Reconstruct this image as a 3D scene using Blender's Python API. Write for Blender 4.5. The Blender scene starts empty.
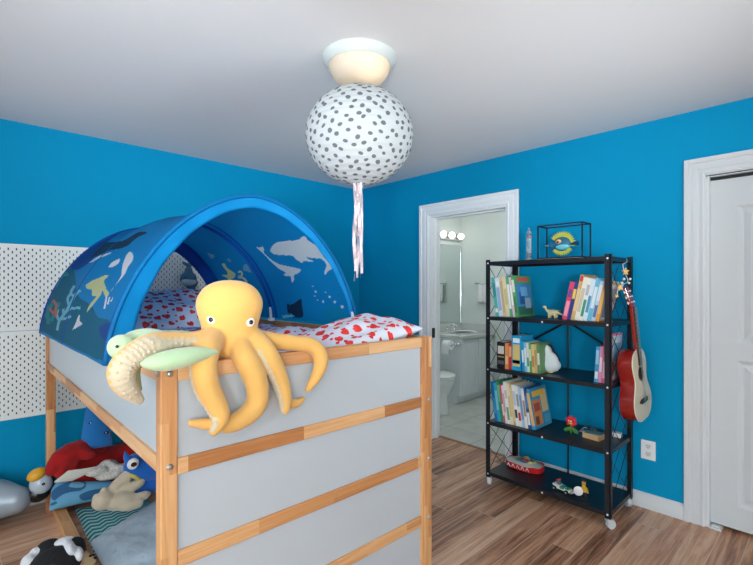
import bpy, bmesh, math, random
from mathutils import Vector, Matrix, Euler, noise as mnoise
random.seed(11)
R=math.radians
PI=math.pi
C=bpy.context.scene.collection

# ------------------------------------------------------------------ camera model (matches the photograph's perspective)
FP=448.0; CX=376.5; CY=287.0; HC=1.397
YAW=R(46.3)
FW=Vector((math.cos(YAW),math.sin(YAW),0)); RT=Vector((math.sin(YAW),-math.cos(YAW),0)); UP=Vector((0,0,1))
def at(x,y,plane,v):
    d=FW+RT*((x-CX)/FP)+UP*((CY-y)/FP)
    o=Vector((0,0,HC)); k='xyz'.index(plane)
    return o+d*((v-o[k])/d[k])
def px(p):
    d=FW.dot(p); return (CX+FP*RT.dot(p)/d, CY-FP*(p[2]-HC)/d)

# ------------------------------------------------------------------ materials
MATS={}
def srgb(c):
    return tuple(((x/255)/12.92 if x/255<=0.04045 else ((x/255+0.055)/1.055)**2.4) for x in c)
def mat(name,col,rough=0.6,metal=0.0,bump=0.0,bscale=60,spec=0.5,sheen=0.0,vary=0.0,emit=None,estr=0,alpha=None,trans=0.0,coat=0.0,vscale=8):
    if name in MATS: return MATS[name]
    m=bpy.data.materials.new(name); m.use_nodes=True
    nt=m.node_tree; b=nt.nodes['Principled BSDF']
    c=srgb(col)
    b.inputs['Base Color'].default_value=(*c,1); b.inputs['Roughness'].default_value=rough
    b.inputs['Metallic'].default_value=metal; b.inputs['Specular IOR Level'].default_value=spec
    b.inputs['Sheen Weight'].default_value=sheen; b.inputs['Coat Weight'].default_value=coat
    b.inputs['Transmission Weight'].default_value=trans
    tc=nt.nodes.new('ShaderNodeTexCoord')
    if vary>0:
        n=nt.nodes.new('ShaderNodeTexNoise'); n.inputs['Scale'].default_value=vscale; n.inputs['Detail'].default_value=4
        nt.links.new(tc.outputs['Object'],n.inputs['Vector'])
        mx=nt.nodes.new('ShaderNodeMix'); mx.data_type='RGBA'
        mx.inputs[6].default_value=(*[x*(1-vary) for x in c],1); mx.inputs[7].default_value=(*[min(1,x*(1+vary)) for x in c],1)
        nt.links.new(n.outputs['Fac'],mx.inputs[0]); nt.links.new(mx.outputs[2],b.inputs['Base Color'])
    if bump>0:
        n=nt.nodes.new('ShaderNodeTexNoise'); n.inputs['Scale'].default_value=bscale; n.inputs['Detail'].default_value=3
        nt.links.new(tc.outputs['Object'],n.inputs['Vector'])
        bp=nt.nodes.new('ShaderNodeBump'); bp.inputs['Strength'].default_value=bump; bp.inputs['Distance'].default_value=0.01
        nt.links.new(n.outputs['Fac'],bp.inputs['Height']); nt.links.new(bp.outputs[0],b.inputs['Normal'])
    if emit: b.inputs['Emission Color'].default_value=(*srgb(emit),1); b.inputs['Emission Strength'].default_value=estr
    MATS[name]=m
    return m

class X:   # node maths
    def __init__(s,nt,sock): s.nt=nt; s.s=sock
    def op(s,o,b=None,c=None,rev=False):
        n=s.nt.nodes.new('ShaderNodeMath'); n.operation=o
        a=[s,b,c]
        if rev: a=[b,s,c]
        for i,v in enumerate(a):
            if v is None: continue
            if isinstance(v,X): s.nt.links.new(v.s,n.inputs[i])
            else: n.inputs[i].default_value=v
        return X(s.nt,n.outputs[0])
    def __add__(s,b): return s.op('ADD',b)
    def __sub__(s,b): return s.op('SUBTRACT',b)
    def __mul__(s,b): return s.op('MULTIPLY',b)
    def __truediv__(s,b): return s.op('DIVIDE',b)
    def lt(s,b): return s.op('LESS_THAN',b)
    def gt(s,b): return s.op('GREATER_THAN',b)
    def floor(s): return s.op('FLOOR')
    def fract(s): return s.op('FRACT')
    def abs(s): return s.op('ABSOLUTE')
def coords(nt,kind='Object'):
    tc=nt.nodes.new('ShaderNodeTexCoord'); sp=nt.nodes.new('ShaderNodeSeparateXYZ'); nt.links.new(tc.outputs[kind],sp.inputs[0])
    return [X(nt,sp.outputs[i]) for i in range(3)]
def vec(nt,x,y,z=0.0):
    n=nt.nodes.new('ShaderNodeCombineXYZ')
    for i,v in enumerate((x,y,z)):
        if isinstance(v,X): nt.links.new(v.s,n.inputs[i])
        else: n.inputs[i].default_value=v
    return n.outputs[0]
def wnoise(nt,x,y,z=0.0):
    n=nt.nodes.new('ShaderNodeTexWhiteNoise'); nt.links.new(vec(nt,x,y,z),n.inputs[0])
    sp=nt.nodes.new('ShaderNodeSeparateColor'); nt.links.new(n.outputs['Color'],sp.inputs[0])
    return [X(nt,sp.outputs[i]) for i in range(3)]
def noise(nt,v,scale=5,detail=4,rough=0.5,dist=0.0):
    n=nt.nodes.new('ShaderNodeTexNoise'); n.inputs['Scale'].default_value=scale; n.inputs['Detail'].default_value=detail
    n.inputs['Roughness'].default_value=rough; n.inputs['Distortion'].default_value=dist
    nt.links.new(v,n.inputs['Vector']); return X(nt,n.outputs['Fac'])
def ramp(nt,f,stops,const=False):
    n=nt.nodes.new('ShaderNodeValToRGB'); cr=n.color_ramp
    if const: cr.interpolation='CONSTANT'
    while len(cr.elements)<len(stops): cr.elements.new(0.5)
    for e,(p,c) in zip(cr.elements,stops): e.position=p; e.color=(*srgb(c),1)
    nt.links.new(f.s,n.inputs[0]); return n.outputs[0]
def mixc(nt,f,a,b,mode='MIX'):
    n=nt.nodes.new('ShaderNodeMix'); n.data_type='RGBA'; n.blend_type=mode
    for i,v in ((0,f),(6,a),(7,b)):
        if isinstance(v,X): nt.links.new(v.s,n.inputs[i])
        elif isinstance(v,(int,float)): n.inputs[i].default_value=v
        elif isinstance(v,tuple): n.inputs[i].default_value=(*srgb(v),1)
        else: nt.links.new(v,n.inputs[i])
    return n.outputs[2]
def newmat(name,rough=0.6,spec=0.5):
    m=bpy.data.materials.new(name); m.use_nodes=True; nt=m.node_tree; b=nt.nodes['Principled BSDF']
    b.inputs['Roughness'].default_value=rough; b.inputs['Specular IOR Level'].default_value=spec
    MATS[name]=m; return m,nt,b
def bump(nt,b,h,strength=0.3,dist=0.01):
    n=nt.nodes.new('ShaderNodeBump'); n.inputs['Strength'].default_value=strength; n.inputs['Distance'].default_value=dist
    nt.links.new(h.s,n.inputs['Height']); nt.links.new(n.outputs[0],b.inputs['Normal'])

# laminate floor, planks along X
def floor_mat():
    m,nt,b=newmat('laminate_planks',0.38,0.4)
    x,y,z=coords(nt)
    row=(y/0.122).floor(); r0=wnoise(nt,row,3.7)
    xs=x/1.25+r0[0]; col=xs.floor(); pid=wnoise(nt,row,col,1.3)
    n1=noise(nt,vec(nt,x*1.15+pid[0]*40,y*17+pid[1]*30,pid[2]*9),1.6,7,0.66,0.7)
    n2=noise(nt,vec(nt,x*3+pid[1]*50,y*70,pid[0]*5),1.5,4,0.6,0.4)
    n3=noise(nt,vec(nt,x*0.7+pid[2]*20,y*8+pid[0]*20,0.0),1.3,3,0.5,1.0)
    f=n1*0.62+n2*0.2+n3*0.18+(pid[0]-0.5)*0.16
    c=ramp(nt,f,[(0.28,(72,44,31)),(0.41,(144,100,76)),(0.5,(192,142,110)),(0.6,(214,170,138)),(0.75,(232,202,176))])
    fy=(y/0.122).fract(); fx=xs.fract()
    seam=(fy.lt(0.026)).op('MAXIMUM',fx.lt(0.003))
    c2=mixc(nt,seam*0.6,c,(226,204,184))
    nt.links.new(c2,b.inputs['Base Color']); bump(nt,b,n2*0.5+seam*-1.0,0.12,0.004)
    return m
def tile_mat():
    m,nt,b=newmat('bath_tile',0.3,0.5)
    x,y,z=coords(nt)
    fx=((x-0.02)/0.45).fract(); fy=((y-0.05)/0.45).fract()
    g=(fx.lt(0.016)).op('MAXIMUM',fy.lt(0.016))
    n=noise(nt,vec(nt,x,y,0),6,4)
    c=ramp(nt,n,[(0.3,(186,186,178)),(0.7,(206,206,200))])
    nt.links.new(mixc(nt,g,c,(140,140,132)),b.inputs['Base Color']); return m
def pine_mat(axis):
    m,nt,b=newmat('pine_'+axis,0.42,0.4)
    co=coords(nt); i='xyz'.index(axis); a=co[i]; o=[co[j] for j in range(3) if j!=i]
    oi=nt.nodes.new('ShaderNodeObjectInfo'); rnd=X(nt,oi.outputs['Random'])
    lam=((o[0]+o[1])*7+rnd*7).floor()
    w=a*2.6+rnd*13+lam*0.37
    vn=nt.nodes.new('ShaderNodeTexVoronoi'); vn.voronoi_dimensions='1D'; vn.inputs['Scale'].default_value=1.0; vn.inputs['Randomness'].default_value=0.8
    nt.links.new(w.s,vn.inputs['W'])
    sp=nt.nodes.new('ShaderNodeSeparateColor'); nt.links.new(vn.outputs['Color'],sp.inputs[0]); blk=X(nt,sp.outputs[0]); blk2=X(nt,sp.outputs[1])
    g=noise(nt,vec(nt,a*2.2+blk*30,o[0]*36+blk2*11,o[1]*36),1.3,4,0.55,1.1)
    f=blk*0.5+g*0.62-0.06
    c=ramp(nt,f,[(0.1,(158,98,52)),(0.35,(192,132,82)),(0.55,(212,158,106)),(0.8,(226,180,132))])
    nt.links.new(c,b.inputs['Base Color']); bump(nt,b,g,0.05,0.003); return m
def heart_mat(name,base,heart,cell=0.085):
    m,nt,b=newmat(name,0.8,0.2)
    u,v,_=coords(nt,'UV')
    tot=None
    for k,(cs,lo,hi) in enumerate(((cell,0.19,0.31),(cell*0.7,0.12,0.22))):
        uu=u/cs+0.37*k; vv=v/cs+0.61*k; vv=vv+uu.floor()*0.5
        r=wnoise(nt,uu.floor(),vv.floor(),k*7.1)
        size=r[2]*(hi-lo)+lo
        dx=uu.fract()-0.5-(r[0]-0.5)*0.4; dy=vv.fract()-0.5-(r[1]-0.5)*0.4
        ang=(r[0]-0.5)*1.6
        ca=ang.op('COSINE'); sa=ang.op('SINE')
        hx=(dx*ca-dy*sa)/size; hy=(dx*sa+dy*ca)/size
        q=hx*hx+hy*hy-1.0
        f=(q*q*q-hx*hx*hy*hy*hy).lt(0.0)
        if k==1:
            f=f*(r[1].gt(0.35))
        tot=f if tot is None else tot.op('MAXIMUM',f)
    tx=noise(nt,vec(nt,u,v,0),30,3)
    hc=ramp(nt,tx,[(0.3,heart),(0.75,tuple(min(255,int(c*1.15+22)) for c in heart))])
    nt.links.new(mixc(nt,tot,base,hc),b.inputs['Base Color']); return m
def herring_mat():
    m,nt,b=newmat('teal_zigzag',0.85,0.2)
    u,v,_=coords(nt,'UV')
    zig=((u/0.09).fract()-0.5).abs()*1.1
    f=(v/0.05+zig).fract()
    c=ramp(nt,f,[(0.0,(20,120,135)),(0.34,(70,180,185)),(0.67,(205,228,226))],True)
    nt.links.new(c,b.inputs['Base Color']); return m
def lat_glass(name):
    m=bpy.data.materials.new(name); m.use_nodes=True; nt=m.node_tree; b=nt.nodes['Principled BSDF']
    b.inputs['Base Color'].default_value=(0.78,0.70,0.60,1); b.inputs['Roughness'].default_value=0.25
    t=nt.nodes.new('ShaderNodeBsdfTranslucent'); t.inputs[0].default_value=(0.9,0.78,0.64,1)
    x,y,z=coords(nt); h=(x.op('ARCTAN2',y)*70).op('SINE'); bump(nt,b,h,0.4,0.004)
    mx=nt.nodes.new('ShaderNodeMixShader'); mx.inputs[0].default_value=0.3
    nt.links.new(b.outputs[0],mx.inputs[1]); nt.links.new(t.outputs[0],mx.inputs[2]); nt.links.new(mx.outputs[0],nt.nodes['Material Output'].inputs[0])
    MATS[name]=m; return m
def cloth_trans(name,col,fac=0.3,rough=0.6,bumpy=0.1):
    m=mat(name,col,rough,bump=bumpy,bscale=14,spec=0.35); nt=m.node_tree
    t=nt.nodes.new('ShaderNodeBsdfTranslucent'); t.inputs[0].default_value=(*srgb(col),1)
    mx=nt.nodes.new('ShaderNodeMixShader'); mx.inputs[0].default_value=fac
    nt.links.new(nt.nodes['Principled BSDF'].outputs[0],mx.inputs[1]); nt.links.new(t.outputs[0],mx.inputs[2]); nt.links.new(mx.outputs[0],nt.nodes['Material Output'].inputs[0])
    return m

BLUE=mat('blue_wall_paint',(0,145,192),0.7,bump=0.03,bscale=180,spec=0.12)
CEIL=mat('ceiling_paint',(226,226,228),0.9,bump=0.04,bscale=200,spec=0.2)
WHITE=mat('white_trim_paint',(208,211,214),0.4,spec=0.4)
WHITE_LIT=mat('bright_white_trim_paint',(242,245,248),0.4,spec=0.4)  # trim white lightened in colour to make up for weak light at the bathroom door
DOORW=mat('white_door_paint',(200,204,207),0.42,bump=0.02,bscale=90,spec=0.4)
BATHW=mat('bath_wall_paint',(206,214,210),0.7,spec=0.3)
PX,PY,PZ=pine_mat('x'),pine_mat('y'),pine_mat('z')
PANEL=mat('white_panel',(184,191,197),0.35,spec=0.4)
PEG=mat('pegboard_white',(226,232,232),0.5,spec=0.35)
STEEL=mat('zinc_steel',(190,196,200),0.3,metal=1.0)
CHROME=mat('chrome',(225,228,232),0.12,metal=1.0)
BLK=mat('black_powder_steel',(24,27,34),0.45,spec=0.4)
BLKS=mat('black_shelf_board',(22,25,33),0.38,spec=0.5,bump=0.02,bscale=120)
WPLAS=mat('white_plastic',(232,234,234),0.35)
CLEARP=mat('grey_clear_caster',(200,205,208),0.15,spec=0.6)
YEL=mat('yellow_velvet',(224,173,94),0.85,sheen=0.25,vary=0.08,bump=0.2,bscale=30,vscale=14)
CREAM=mat('cream_plush',(198,182,154),0.9,sheen=0.3,bump=0.15,bscale=70)
PORC=mat('porcelain',(226,230,230),0.12,spec=0.6)

# ------------------------------------------------------------------ mesh builder
def cat(pts,n=8):
    """catmull-rom through points; each point a tuple of floats"""
    out=[]; P=[pts[0]]+list(pts)+[pts[-1]]
    for i in range(1,len(P)-2):
        for k in range(n):
            t=k/n; a,b,c,d=P[i-1],P[i],P[i+1],P[i+2]
            out.append(tuple(0.5*((2*b[j])+(-a[j]+c[j])*t+(2*a[j]-5*b[j]+4*c[j]-d[j])*t*t+(-a[j]+3*b[j]-3*c[j]+d[j])*t**3) for j in range(len(b))))
    out.append(tuple(pts[-1])); return out
WM={}
class MB:
    def __init__(s): s.v=[]; s.f=[]; s.m=[]; s.uv={}; s.M=Matrix()
    def add(s,vs,fs,mi=0):
        o=len(s.v); s.v+= [s.M@Vector(p) for p in vs]; s.f+=[tuple(i+o for i in f) for f in fs]; s.m+=[mi]*len(fs); return o
    def box(s,lo,hi,mi=0,rot=None,piv=None):
        x0,y0,z0=lo; x1,y1,z1=hi
        vs=[Vector(p) for p in ((x0,y0,z0),(x1,y0,z0),(x1,y1,z0),(x0,y1,z0),(x0,y0,z1),(x1,y0,z1),(x1,y1,z1),(x0,y1,z1))]
        if rot:
            pv=Vector(piv) if piv else sum(vs,Vector())/8; m=Euler(rot).to_matrix(); vs=[pv+m@(p-pv) for p in vs]
        s.add(vs,[(0,3,2,1),(4,5,6,7),(0,1,5,4),(1,2,6,5),(2,3,7,6),(3,0,4,7)],mi); return s
    def tube(s,path,rad,n=10,mi=0,caps=True,squash=None):
        P=[Vector(p) for p in path]; r=rad if isinstance(rad,(list,tuple)) else [rad]*len(P)
        rings=[]; t0=(P[1]-P[0]).normalized(); a=t0.orthogonal().normalized()
        for i,p in enumerate(P):
            t=(P[min(i+1,len(P)-1)]-P[max(i-1,0)]); t=t.normalized() if t.length>1e-9 else t0
            a=(a-t*a.dot(t)); a=a.normalized() if a.length>1e-6 else t.orthogonal().normalized(); b=t.cross(a)
            rings.append([p+(a*math.cos(2*PI*k/n)+b*math.sin(2*PI*k/n))*r[i] for k in range(n)])
        vs=[q for g in rings for q in g]; fs=[]
        for i in range(len(P)-1):
            for k in range(n): fs.append((i*n+k,i*n+(k+1)%n,(i+1)*n+(k+1)%n,(i+1)*n+k))
        if caps:
            fs.append(tuple(range(n-1,-1,-1))); fs.append(tuple((len(P)-1)*n+k for k in range(n)))
        s.add(vs,fs,mi); return s
    def rtube(s,path,rad,n=12,mi=0):
        """tube with rounded ends"""
        P=[Vector(p) for p in path]; r=list(rad)
        d0=(P[0]-P[1]).normalized(); d1=(P[-1]-P[-2]).normalized()
        pre=[];prr=[];po=[];por=[]
        for k in (0.98,0.8,0.45):
            pre.append(P[0]+d0*r[0]*k); prr.append(r[0]*math.sqrt(1-k*k))
            po.insert(0,P[-1]+d1*r[-1]*k); por.insert(0,r[-1]*math.sqrt(1-k*k))
        return s.tube(pre+P+po,prr+r+por,n,mi)
    def cyl(s,p0,p1,r0,r1=None,n=14,mi=0): return s.tube([p0,p1],[r0,r0 if r1 is None else r1],n,mi)
    def ell(s,c,r,rot=None,nu=18,nv=11,mi=0):
        c=Vector(c); r=(r,r,r) if isinstance(r,(int,float)) else r
        m=Euler(rot).to_matrix() if rot else Matrix.Identity(3)
        vs=[c+m@Vector((0,0,-r[2]))]
        for j in range(1,nv):
            t=-PI/2+PI*j/nv
            for i in range(nu):
                p=2*PI*i/nu; vs.append(c+m@Vector((r[0]*math.cos(t)*math.cos(p),r[1]*math.cos(t)*math.sin(p),r[2]*math.sin(t))))
        vs.append(c+m@Vector((0,0,r[2]))); fs=[]; L=len(vs)-1
        for i in range(nu):
            fs.append((0,1+(i+1)%nu,1+i)); fs.append((L,L-nu+i,L-nu+(i+1)%nu))
        for j in range(nv-2):
            for i in range(nu):
                a=1+j*nu+i; b=1+j*nu+(i+1)%nu; fs.append((a,b,b+nu,a+nu))
        s.add(vs,fs,mi); return s
    def lathe(s,prof,c,n=32,mi=0,sx=1,sy=1,caps=True):
        c=Vector(c); vs=[]; fs=[]
        for (r,z) in prof:
            for k in range(n): vs.append(c+Vector((r*sx*math.cos(2*PI*k/n),r*sy*math.sin(2*PI*k/n),z)))
        for i in range(len(prof)-1):
            for k in range(n): fs.append((i*n+k,i*n+(k+1)%n,(i+1)*n+(k+1)%n,(i+1)*n+k))
        if caps:
            fs.append(tuple(range(n-1,-1,-1))); fs.append(tuple((len(prof)-1)*n+k for k in range(n)))
        s.add(vs,fs,mi); return s
    def prism(s,poly,o,ax,ay,t,mi=0,side=None):
        """polygon (2d) in plane o + ax*x + ay*y, extruded along t (vector)"""
        o,ax,ay,t=Vector(o),Vector(ax),Vector(ay),Vector(t); n=len(poly)
        A=[o+ax*p[0]+ay*p[1] for p in poly]; vs=A+[p+t for p in A]
        s.add(vs,[tuple(range(n-1,-1,-1)),tuple(range(n,2*n))],mi)
        o2=len(s.v)-2*n
        for i in range(n): s.f.append((o2+i,o2+(i+1)%n,o2+n+(i+1)%n,o2+n+i)); s.m.append(mi if side is None else side)
        return s
    def grid(s,fn,nu,nv,mi=0,wu=False,uv=None,mfn=None):
        vs=[];fs=[];mm=[]
        for j in range(nv+1):
            for i in range(nu+(0 if wu else 1)): vs.append(fn(i/nu,j/nv))
        w=nu if wu else nu+1
        for j in range(nv):
            for i in range(nu):
                fs.append((j*w+i,j*w+(i+1)%w,(j+1)*w+(i+1)%w,(j+1)*w+i)); mm.append(mfn((i+.5)/nu,(j+.5)/nv) if mfn else mi)
        o=s.add(vs,fs,mi); s.m[len(s.m)-len(fs):]=mm
        if uv:
            k=0
            for j in range(nv+1):
                for i in range(w): s.uv[o+k]=uv(i/nu,j/nv); k+=1
        return s
    def mesh(s,name,mats,inv=None,smooth=False,fixn=True):
        me=bpy.data.meshes.new(name)
        vs=[inv@p for p in s.v] if inv else s.v
        me.from_pydata([tuple(p) for p in vs],[],s.f)
        for m in (mats if isinstance(mats,(list,tuple)) else [mats]): me.materials.append(m)
        me.polygons.foreach_set('material_index',s.m)
        if s.uv:
            l=me.uv_layers.new(name='uv')
            for lp in me.loops: l.data[lp.index].uv=s.uv.get(lp.vertex_index,(0,0))
        if fixn:
            bm=bmesh.new(); bm.from_mesh(me); bmesh.ops.recalc_face_normals(bm,faces=bm.faces); bm.to_mesh(me); bm.free()
        if smooth: me.polygons.foreach_set('use_smooth',[True]*len(me.polygons))
        me.update(); return me
    def build(s,name,mats,parent=None,world=False,smooth=False,bevel=0,origin=None,auto=False,fixn=True,remesh=0,smit=6,subd=0):
        inv=None
        if world and parent is not None: inv=WM[parent.name].inverted()
        if origin is not None: inv=Matrix.Translation(-Vector(origin))
        me=s.mesh(name,mats,inv,smooth or auto,fixn)
        o=bpy.data.objects.new(name,me); C.objects.link(o)
        if parent is not None: o.parent=parent; WM[o.name]=WM[parent.name].copy()
        else: WM[o.name]=Matrix.Translation(Vector(origin)) if origin is not None else Matrix()
        if origin is not None: o.location=origin
        if remesh:
            md=o.modifiers.new('r','REMESH'); md.mode='VOXEL'; md.voxel_size=remesh; md.use_smooth_shade=True
            md=o.modifiers.new('s','SMOOTH'); md.iterations=smit; md.factor=0.5
            bake(o)
        if bevel:
            b=o.modifiers.new('bevel','BEVEL'); b.width=bevel; b.segments=2; b.limit_method='ANGLE'; b.angle_limit=R(40)
        if subd:
            q=o.modifiers.new('subsurf','SUBSURF'); q.levels=subd; q.render_levels=subd
        if auto:
            try: me.set_sharp_from_angle(angle=R(38))
            except Exception: pass
        return o
def bake(o):
    dg=bpy.context.evaluated_depsgraph_get(); dg.update()
    me=bpy.data.meshes.new_from_object(o.evaluated_get(dg)); old=o.data
    ms=[m for m in old.materials]; o.modifiers.clear(); o.data=me
    if not me.materials:
        for m in ms: me.materials.append(m)
    me.polygons.foreach_set('use_smooth',[True]*len(me.polygons)); me.name=old.name
    bpy.data.meshes.remove(old)
def tag(o,label=None,cate=None,group=None,kind=None):
    if label: o['label']=label
    if cate: o['category']=cate
    if group: o['group']=group
    if kind: o['kind']=kind
    return o
def thing(name,label,cate,loc=(0,0,0),rz=0,group=None,rot=None):
    o=bpy.data.objects.new(name,None); C.objects.link(o); o.empty_display_size=0.05
    o.location=loc; e=Euler(rot) if rot else Euler((0,0,rz)); o.rotation_euler=e
    WM[o.name]=Matrix.Translation(Vector(loc))@e.to_matrix().to_4x4()
    return tag(o,label,cate,group)
def struct(name,mb,mats,**k):
    o=mb.build(name,mats,**k); o['kind']='structure'; return o
def dup(root,loc=None,label=None,rot=None):
    r=root.copy(); C.objects.link(r)
    if loc is not None: r.location=loc
    if rot is not None: r.rotation_euler=rot
    if label: r['label']=label
    for ch in list(root.children):
        c=ch.copy(); C.objects.link(c); c.parent=r
        for g in ch.children:
            d=g.copy(); C.objects.link(d); d.parent=c
    return r
def cushion(mb,w,d,h,pinch=0.12,n=26,mi=0,uvs=1.0,uo=(0,0),wr=0.0,M=None):
    M=M or Matrix()
    for sgn in (1,-1):
        def fn(a,b,sgn=sgn):
            x=2*a-1; y=2*b-1
            px_=x*(1-pinch*(1-abs(x)**2.0)*0-pinch*0.9*(1-y*y)*abs(x)**3); py_=y*(1-pinch*0.9*(1-x*x)*abs(y)**3)
            t=max(0,(1-abs(x)**2.6))**0.55*max(0,(1-abs(y)**2.6))**0.55
            z=sgn*h/2*t+wr*mnoise.noise(Vector((x*2.2+uo[0]*9,y*2.2+uo[1]*9,sgn)))*t
            return M@Vector((px_*w/2,py_*d/2,z))
        mb.grid(fn,n,n,mi,uv=lambda a,b:((a-0.5)*w*uvs+uo[0],(b-0.5)*d*uvs+uo[1]))
    return mb
def TR(loc,rot=(0,0,0)): return Matrix.Translation(Vector(loc))@Euler(rot).to_matrix().to_4x4()

# ------------------------------------------------------------------ room shell
RX=3.195; LY=3.615; CH=2.44; BX=-3.0; BY=-3.2
struct('floor',MB().box((BX,BY,-0.05),(3.33,LY,0)),floor_mat())
struct('ceiling',MB().box((BX-0.1,BY-0.1,CH),(RX+0.1,LY+0.1,CH+0.1)),CEIL)
m=MB(); m.box((BX-0.1,LY,-0.05),(-2.5,LY+0.1,CH)).box((-0.9,LY,-0.05),(RX+0.1,LY+0.1,CH)).box((-2.5,LY,-0.05),(-0.9,LY+0.1,0.85)).box((-2.5,LY,2.15),(-0.9,LY+0.1,CH)); struct('wall_left',m,BLUE)
# right wall with the bathroom doorway and the closet opening
m=MB()
m.box((RX,2.639,-0.05),(RX+0.13,LY,CH)).box((RX,1.849,2.046),(RX+0.13,2.639,CH)).box((RX,0.571,-0.05),(RX+0.13,1.849,CH))
m.box((RX,-0.95,2.04),(RX+0.13,0.571,CH)).box((RX,BY,-0.05),(RX+0.13,-0.95,CH))
struct('wall_right',m,BLUE)
# walls behind the viewer, each with an added window opening
m=MB(); m.box((BX-0.1,BY,-0.05),(BX,-1.2,CH)).box((BX-0.1,1.2,-0.05),(BX,LY,CH)).box((BX-0.1,-1.2,-0.05),(BX,1.2,0.85)).box((BX-0.1,-1.2,2.15),(BX,1.2,CH))
struct('wall_back',m,BATHW)
m=MB(); m.box((BX,BY-0.1,-0.05),(-0.6,BY,CH)).box((1.8,BY-0.1,-0.05),(RX+0.13,BY,CH)).box((-0.6,BY-0.1,-0.05),(1.8,BY,0.85)).box((-0.6,BY-0.1,2.15),(1.8,BY,CH))
struct('wall_front',m,BATHW)
def fill_win(n,lo,hi,ax):  # unseen frames, added where the fill lights shine in
    m=MB(); w=0.06
    a0,a1=lo,hi
    def bx(p0,p1,z0,z1):
        if ax=='y': m.box((BX-0.09,p0,z0),(BX+0.02,p1,z1))
        else: m.box((p0,BY-0.09,z0),(p1,BY+0.02,z1))
    bx(a0-w,a0+0.03,0.79,2.21); bx(a1-0.03,a1+w,0.79,2.21); bx(a0,a1,0.79,0.88); bx(a0,a1,2.12,2.21); bx((a0+a1)/2-0.03,(a0+a1)/2+0.03,0.88,2.12)
    struct('window_%d'%n,m,WHITE)
m=MB(); m.box((-2.56,LY-0.02,0.79),(-2.47,LY+0.09,2.21)).box((-0.93,LY-0.02,0.79),(-0.84,LY+0.09,2.21)).box((-2.5,LY-0.02,0.79),(-0.9,LY+0.09,0.88)).box((-2.5,LY-0.02,2.12),(-0.9,LY+0.09,2.21)).box((-1.73,LY-0.02,0.88),(-1.67,LY+0.09,2.12)); struct('window_3',m,WHITE)  # unseen left frame, added for a fill light towards the right wall
fill_win(1,-1.2,1.2,'y'); fill_win(2,-0.6,1.8,'x')

def casing(y0,y1,ztop,w,name,xw=RX):
    """moulded casing round an opening y0..y1"""
    m=MB()
    for (d0,d1,t) in ((0,w,0.012),(0.008,0.022,0.018),(w*0.36,w*0.62,0.017),(w-0.026,w,0.022)):
        m.box((xw-t,y0-d1,0),(xw+0.001,y0-d0,ztop+d1)); m.box((xw-t,y1+d0,0),(xw+0.001,y1+d1,ztop+d1)); m.box((xw-t,y0-d0,ztop+d0),(xw+0.001,y1+d0,ztop+d1))
    struct(name,m,WHITE if name=='trim_2' else WHITE_LIT,bevel=0.003)
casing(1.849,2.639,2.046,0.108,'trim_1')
casing(-0.95,0.561,2.045,0.106,'trim_2')
# jambs
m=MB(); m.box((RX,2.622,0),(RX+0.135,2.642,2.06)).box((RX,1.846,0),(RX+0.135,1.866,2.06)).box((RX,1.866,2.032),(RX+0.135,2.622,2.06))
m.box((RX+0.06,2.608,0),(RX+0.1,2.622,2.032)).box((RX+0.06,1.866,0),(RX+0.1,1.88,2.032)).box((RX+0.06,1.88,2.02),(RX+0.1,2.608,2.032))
jm=struct('trim_3',m,WHITE_LIT,bevel=0.002)
m=MB(); m.box((RX+0.02,2.6195,0.93),(RX+0.055,2.6215,1.02),0); m.cyl((RX+0.018,2.617,0.93),(RX+0.018,2.617,1.02),0.005,n=8)
hg=m.build('hinge',mat('dark_bronze',(60,58,55),0.35,metal=0.9),jm)
m=MB(); m.box((RX+0.0,0.545,0),(RX+0.13,0.565,2.06)).box((RX,-0.95,2.035),(RX+0.13,0.545,2.06)).box((RX,-0.97,0),(RX+0.13,-0.95,2.06))
struct('trim_4',m,WHITE,bevel=0.002)
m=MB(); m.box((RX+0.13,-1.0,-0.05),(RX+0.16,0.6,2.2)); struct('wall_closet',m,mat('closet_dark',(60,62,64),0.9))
# baseboards
def bb(name,p0,p1,nrm):
    m=MB(); p0=Vector(p0); p1=Vector(p1); n=Vector(nrm)
    prof=[(0,0),(0.016,0),(0.016,0.055),(0.012,0.062),(0.012,0.078),(0.006,0.09),(0,0.095)]
    m.prism(prof,p0,n,UP,p1-p0); struct(name,m,WHITE,auto=True)
bb('baseboard_right',(RX,0.668,0),(RX,1.741,0),(-1,0,0)); 
bb('baseboard_corner',(RX,2.748,0),(RX,LY,0),(-1,0,0)); bb('baseboard_left',(BX,LY,0),(RX,LY,0),(0,-1,0))
m=MB(); m.box((3.305,1.866,0.0),(3.34,2.622,0.005)); struct('trim_5',m,mat('threshold_oak',(150,112,78),0.4),bevel=0.002)

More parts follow.
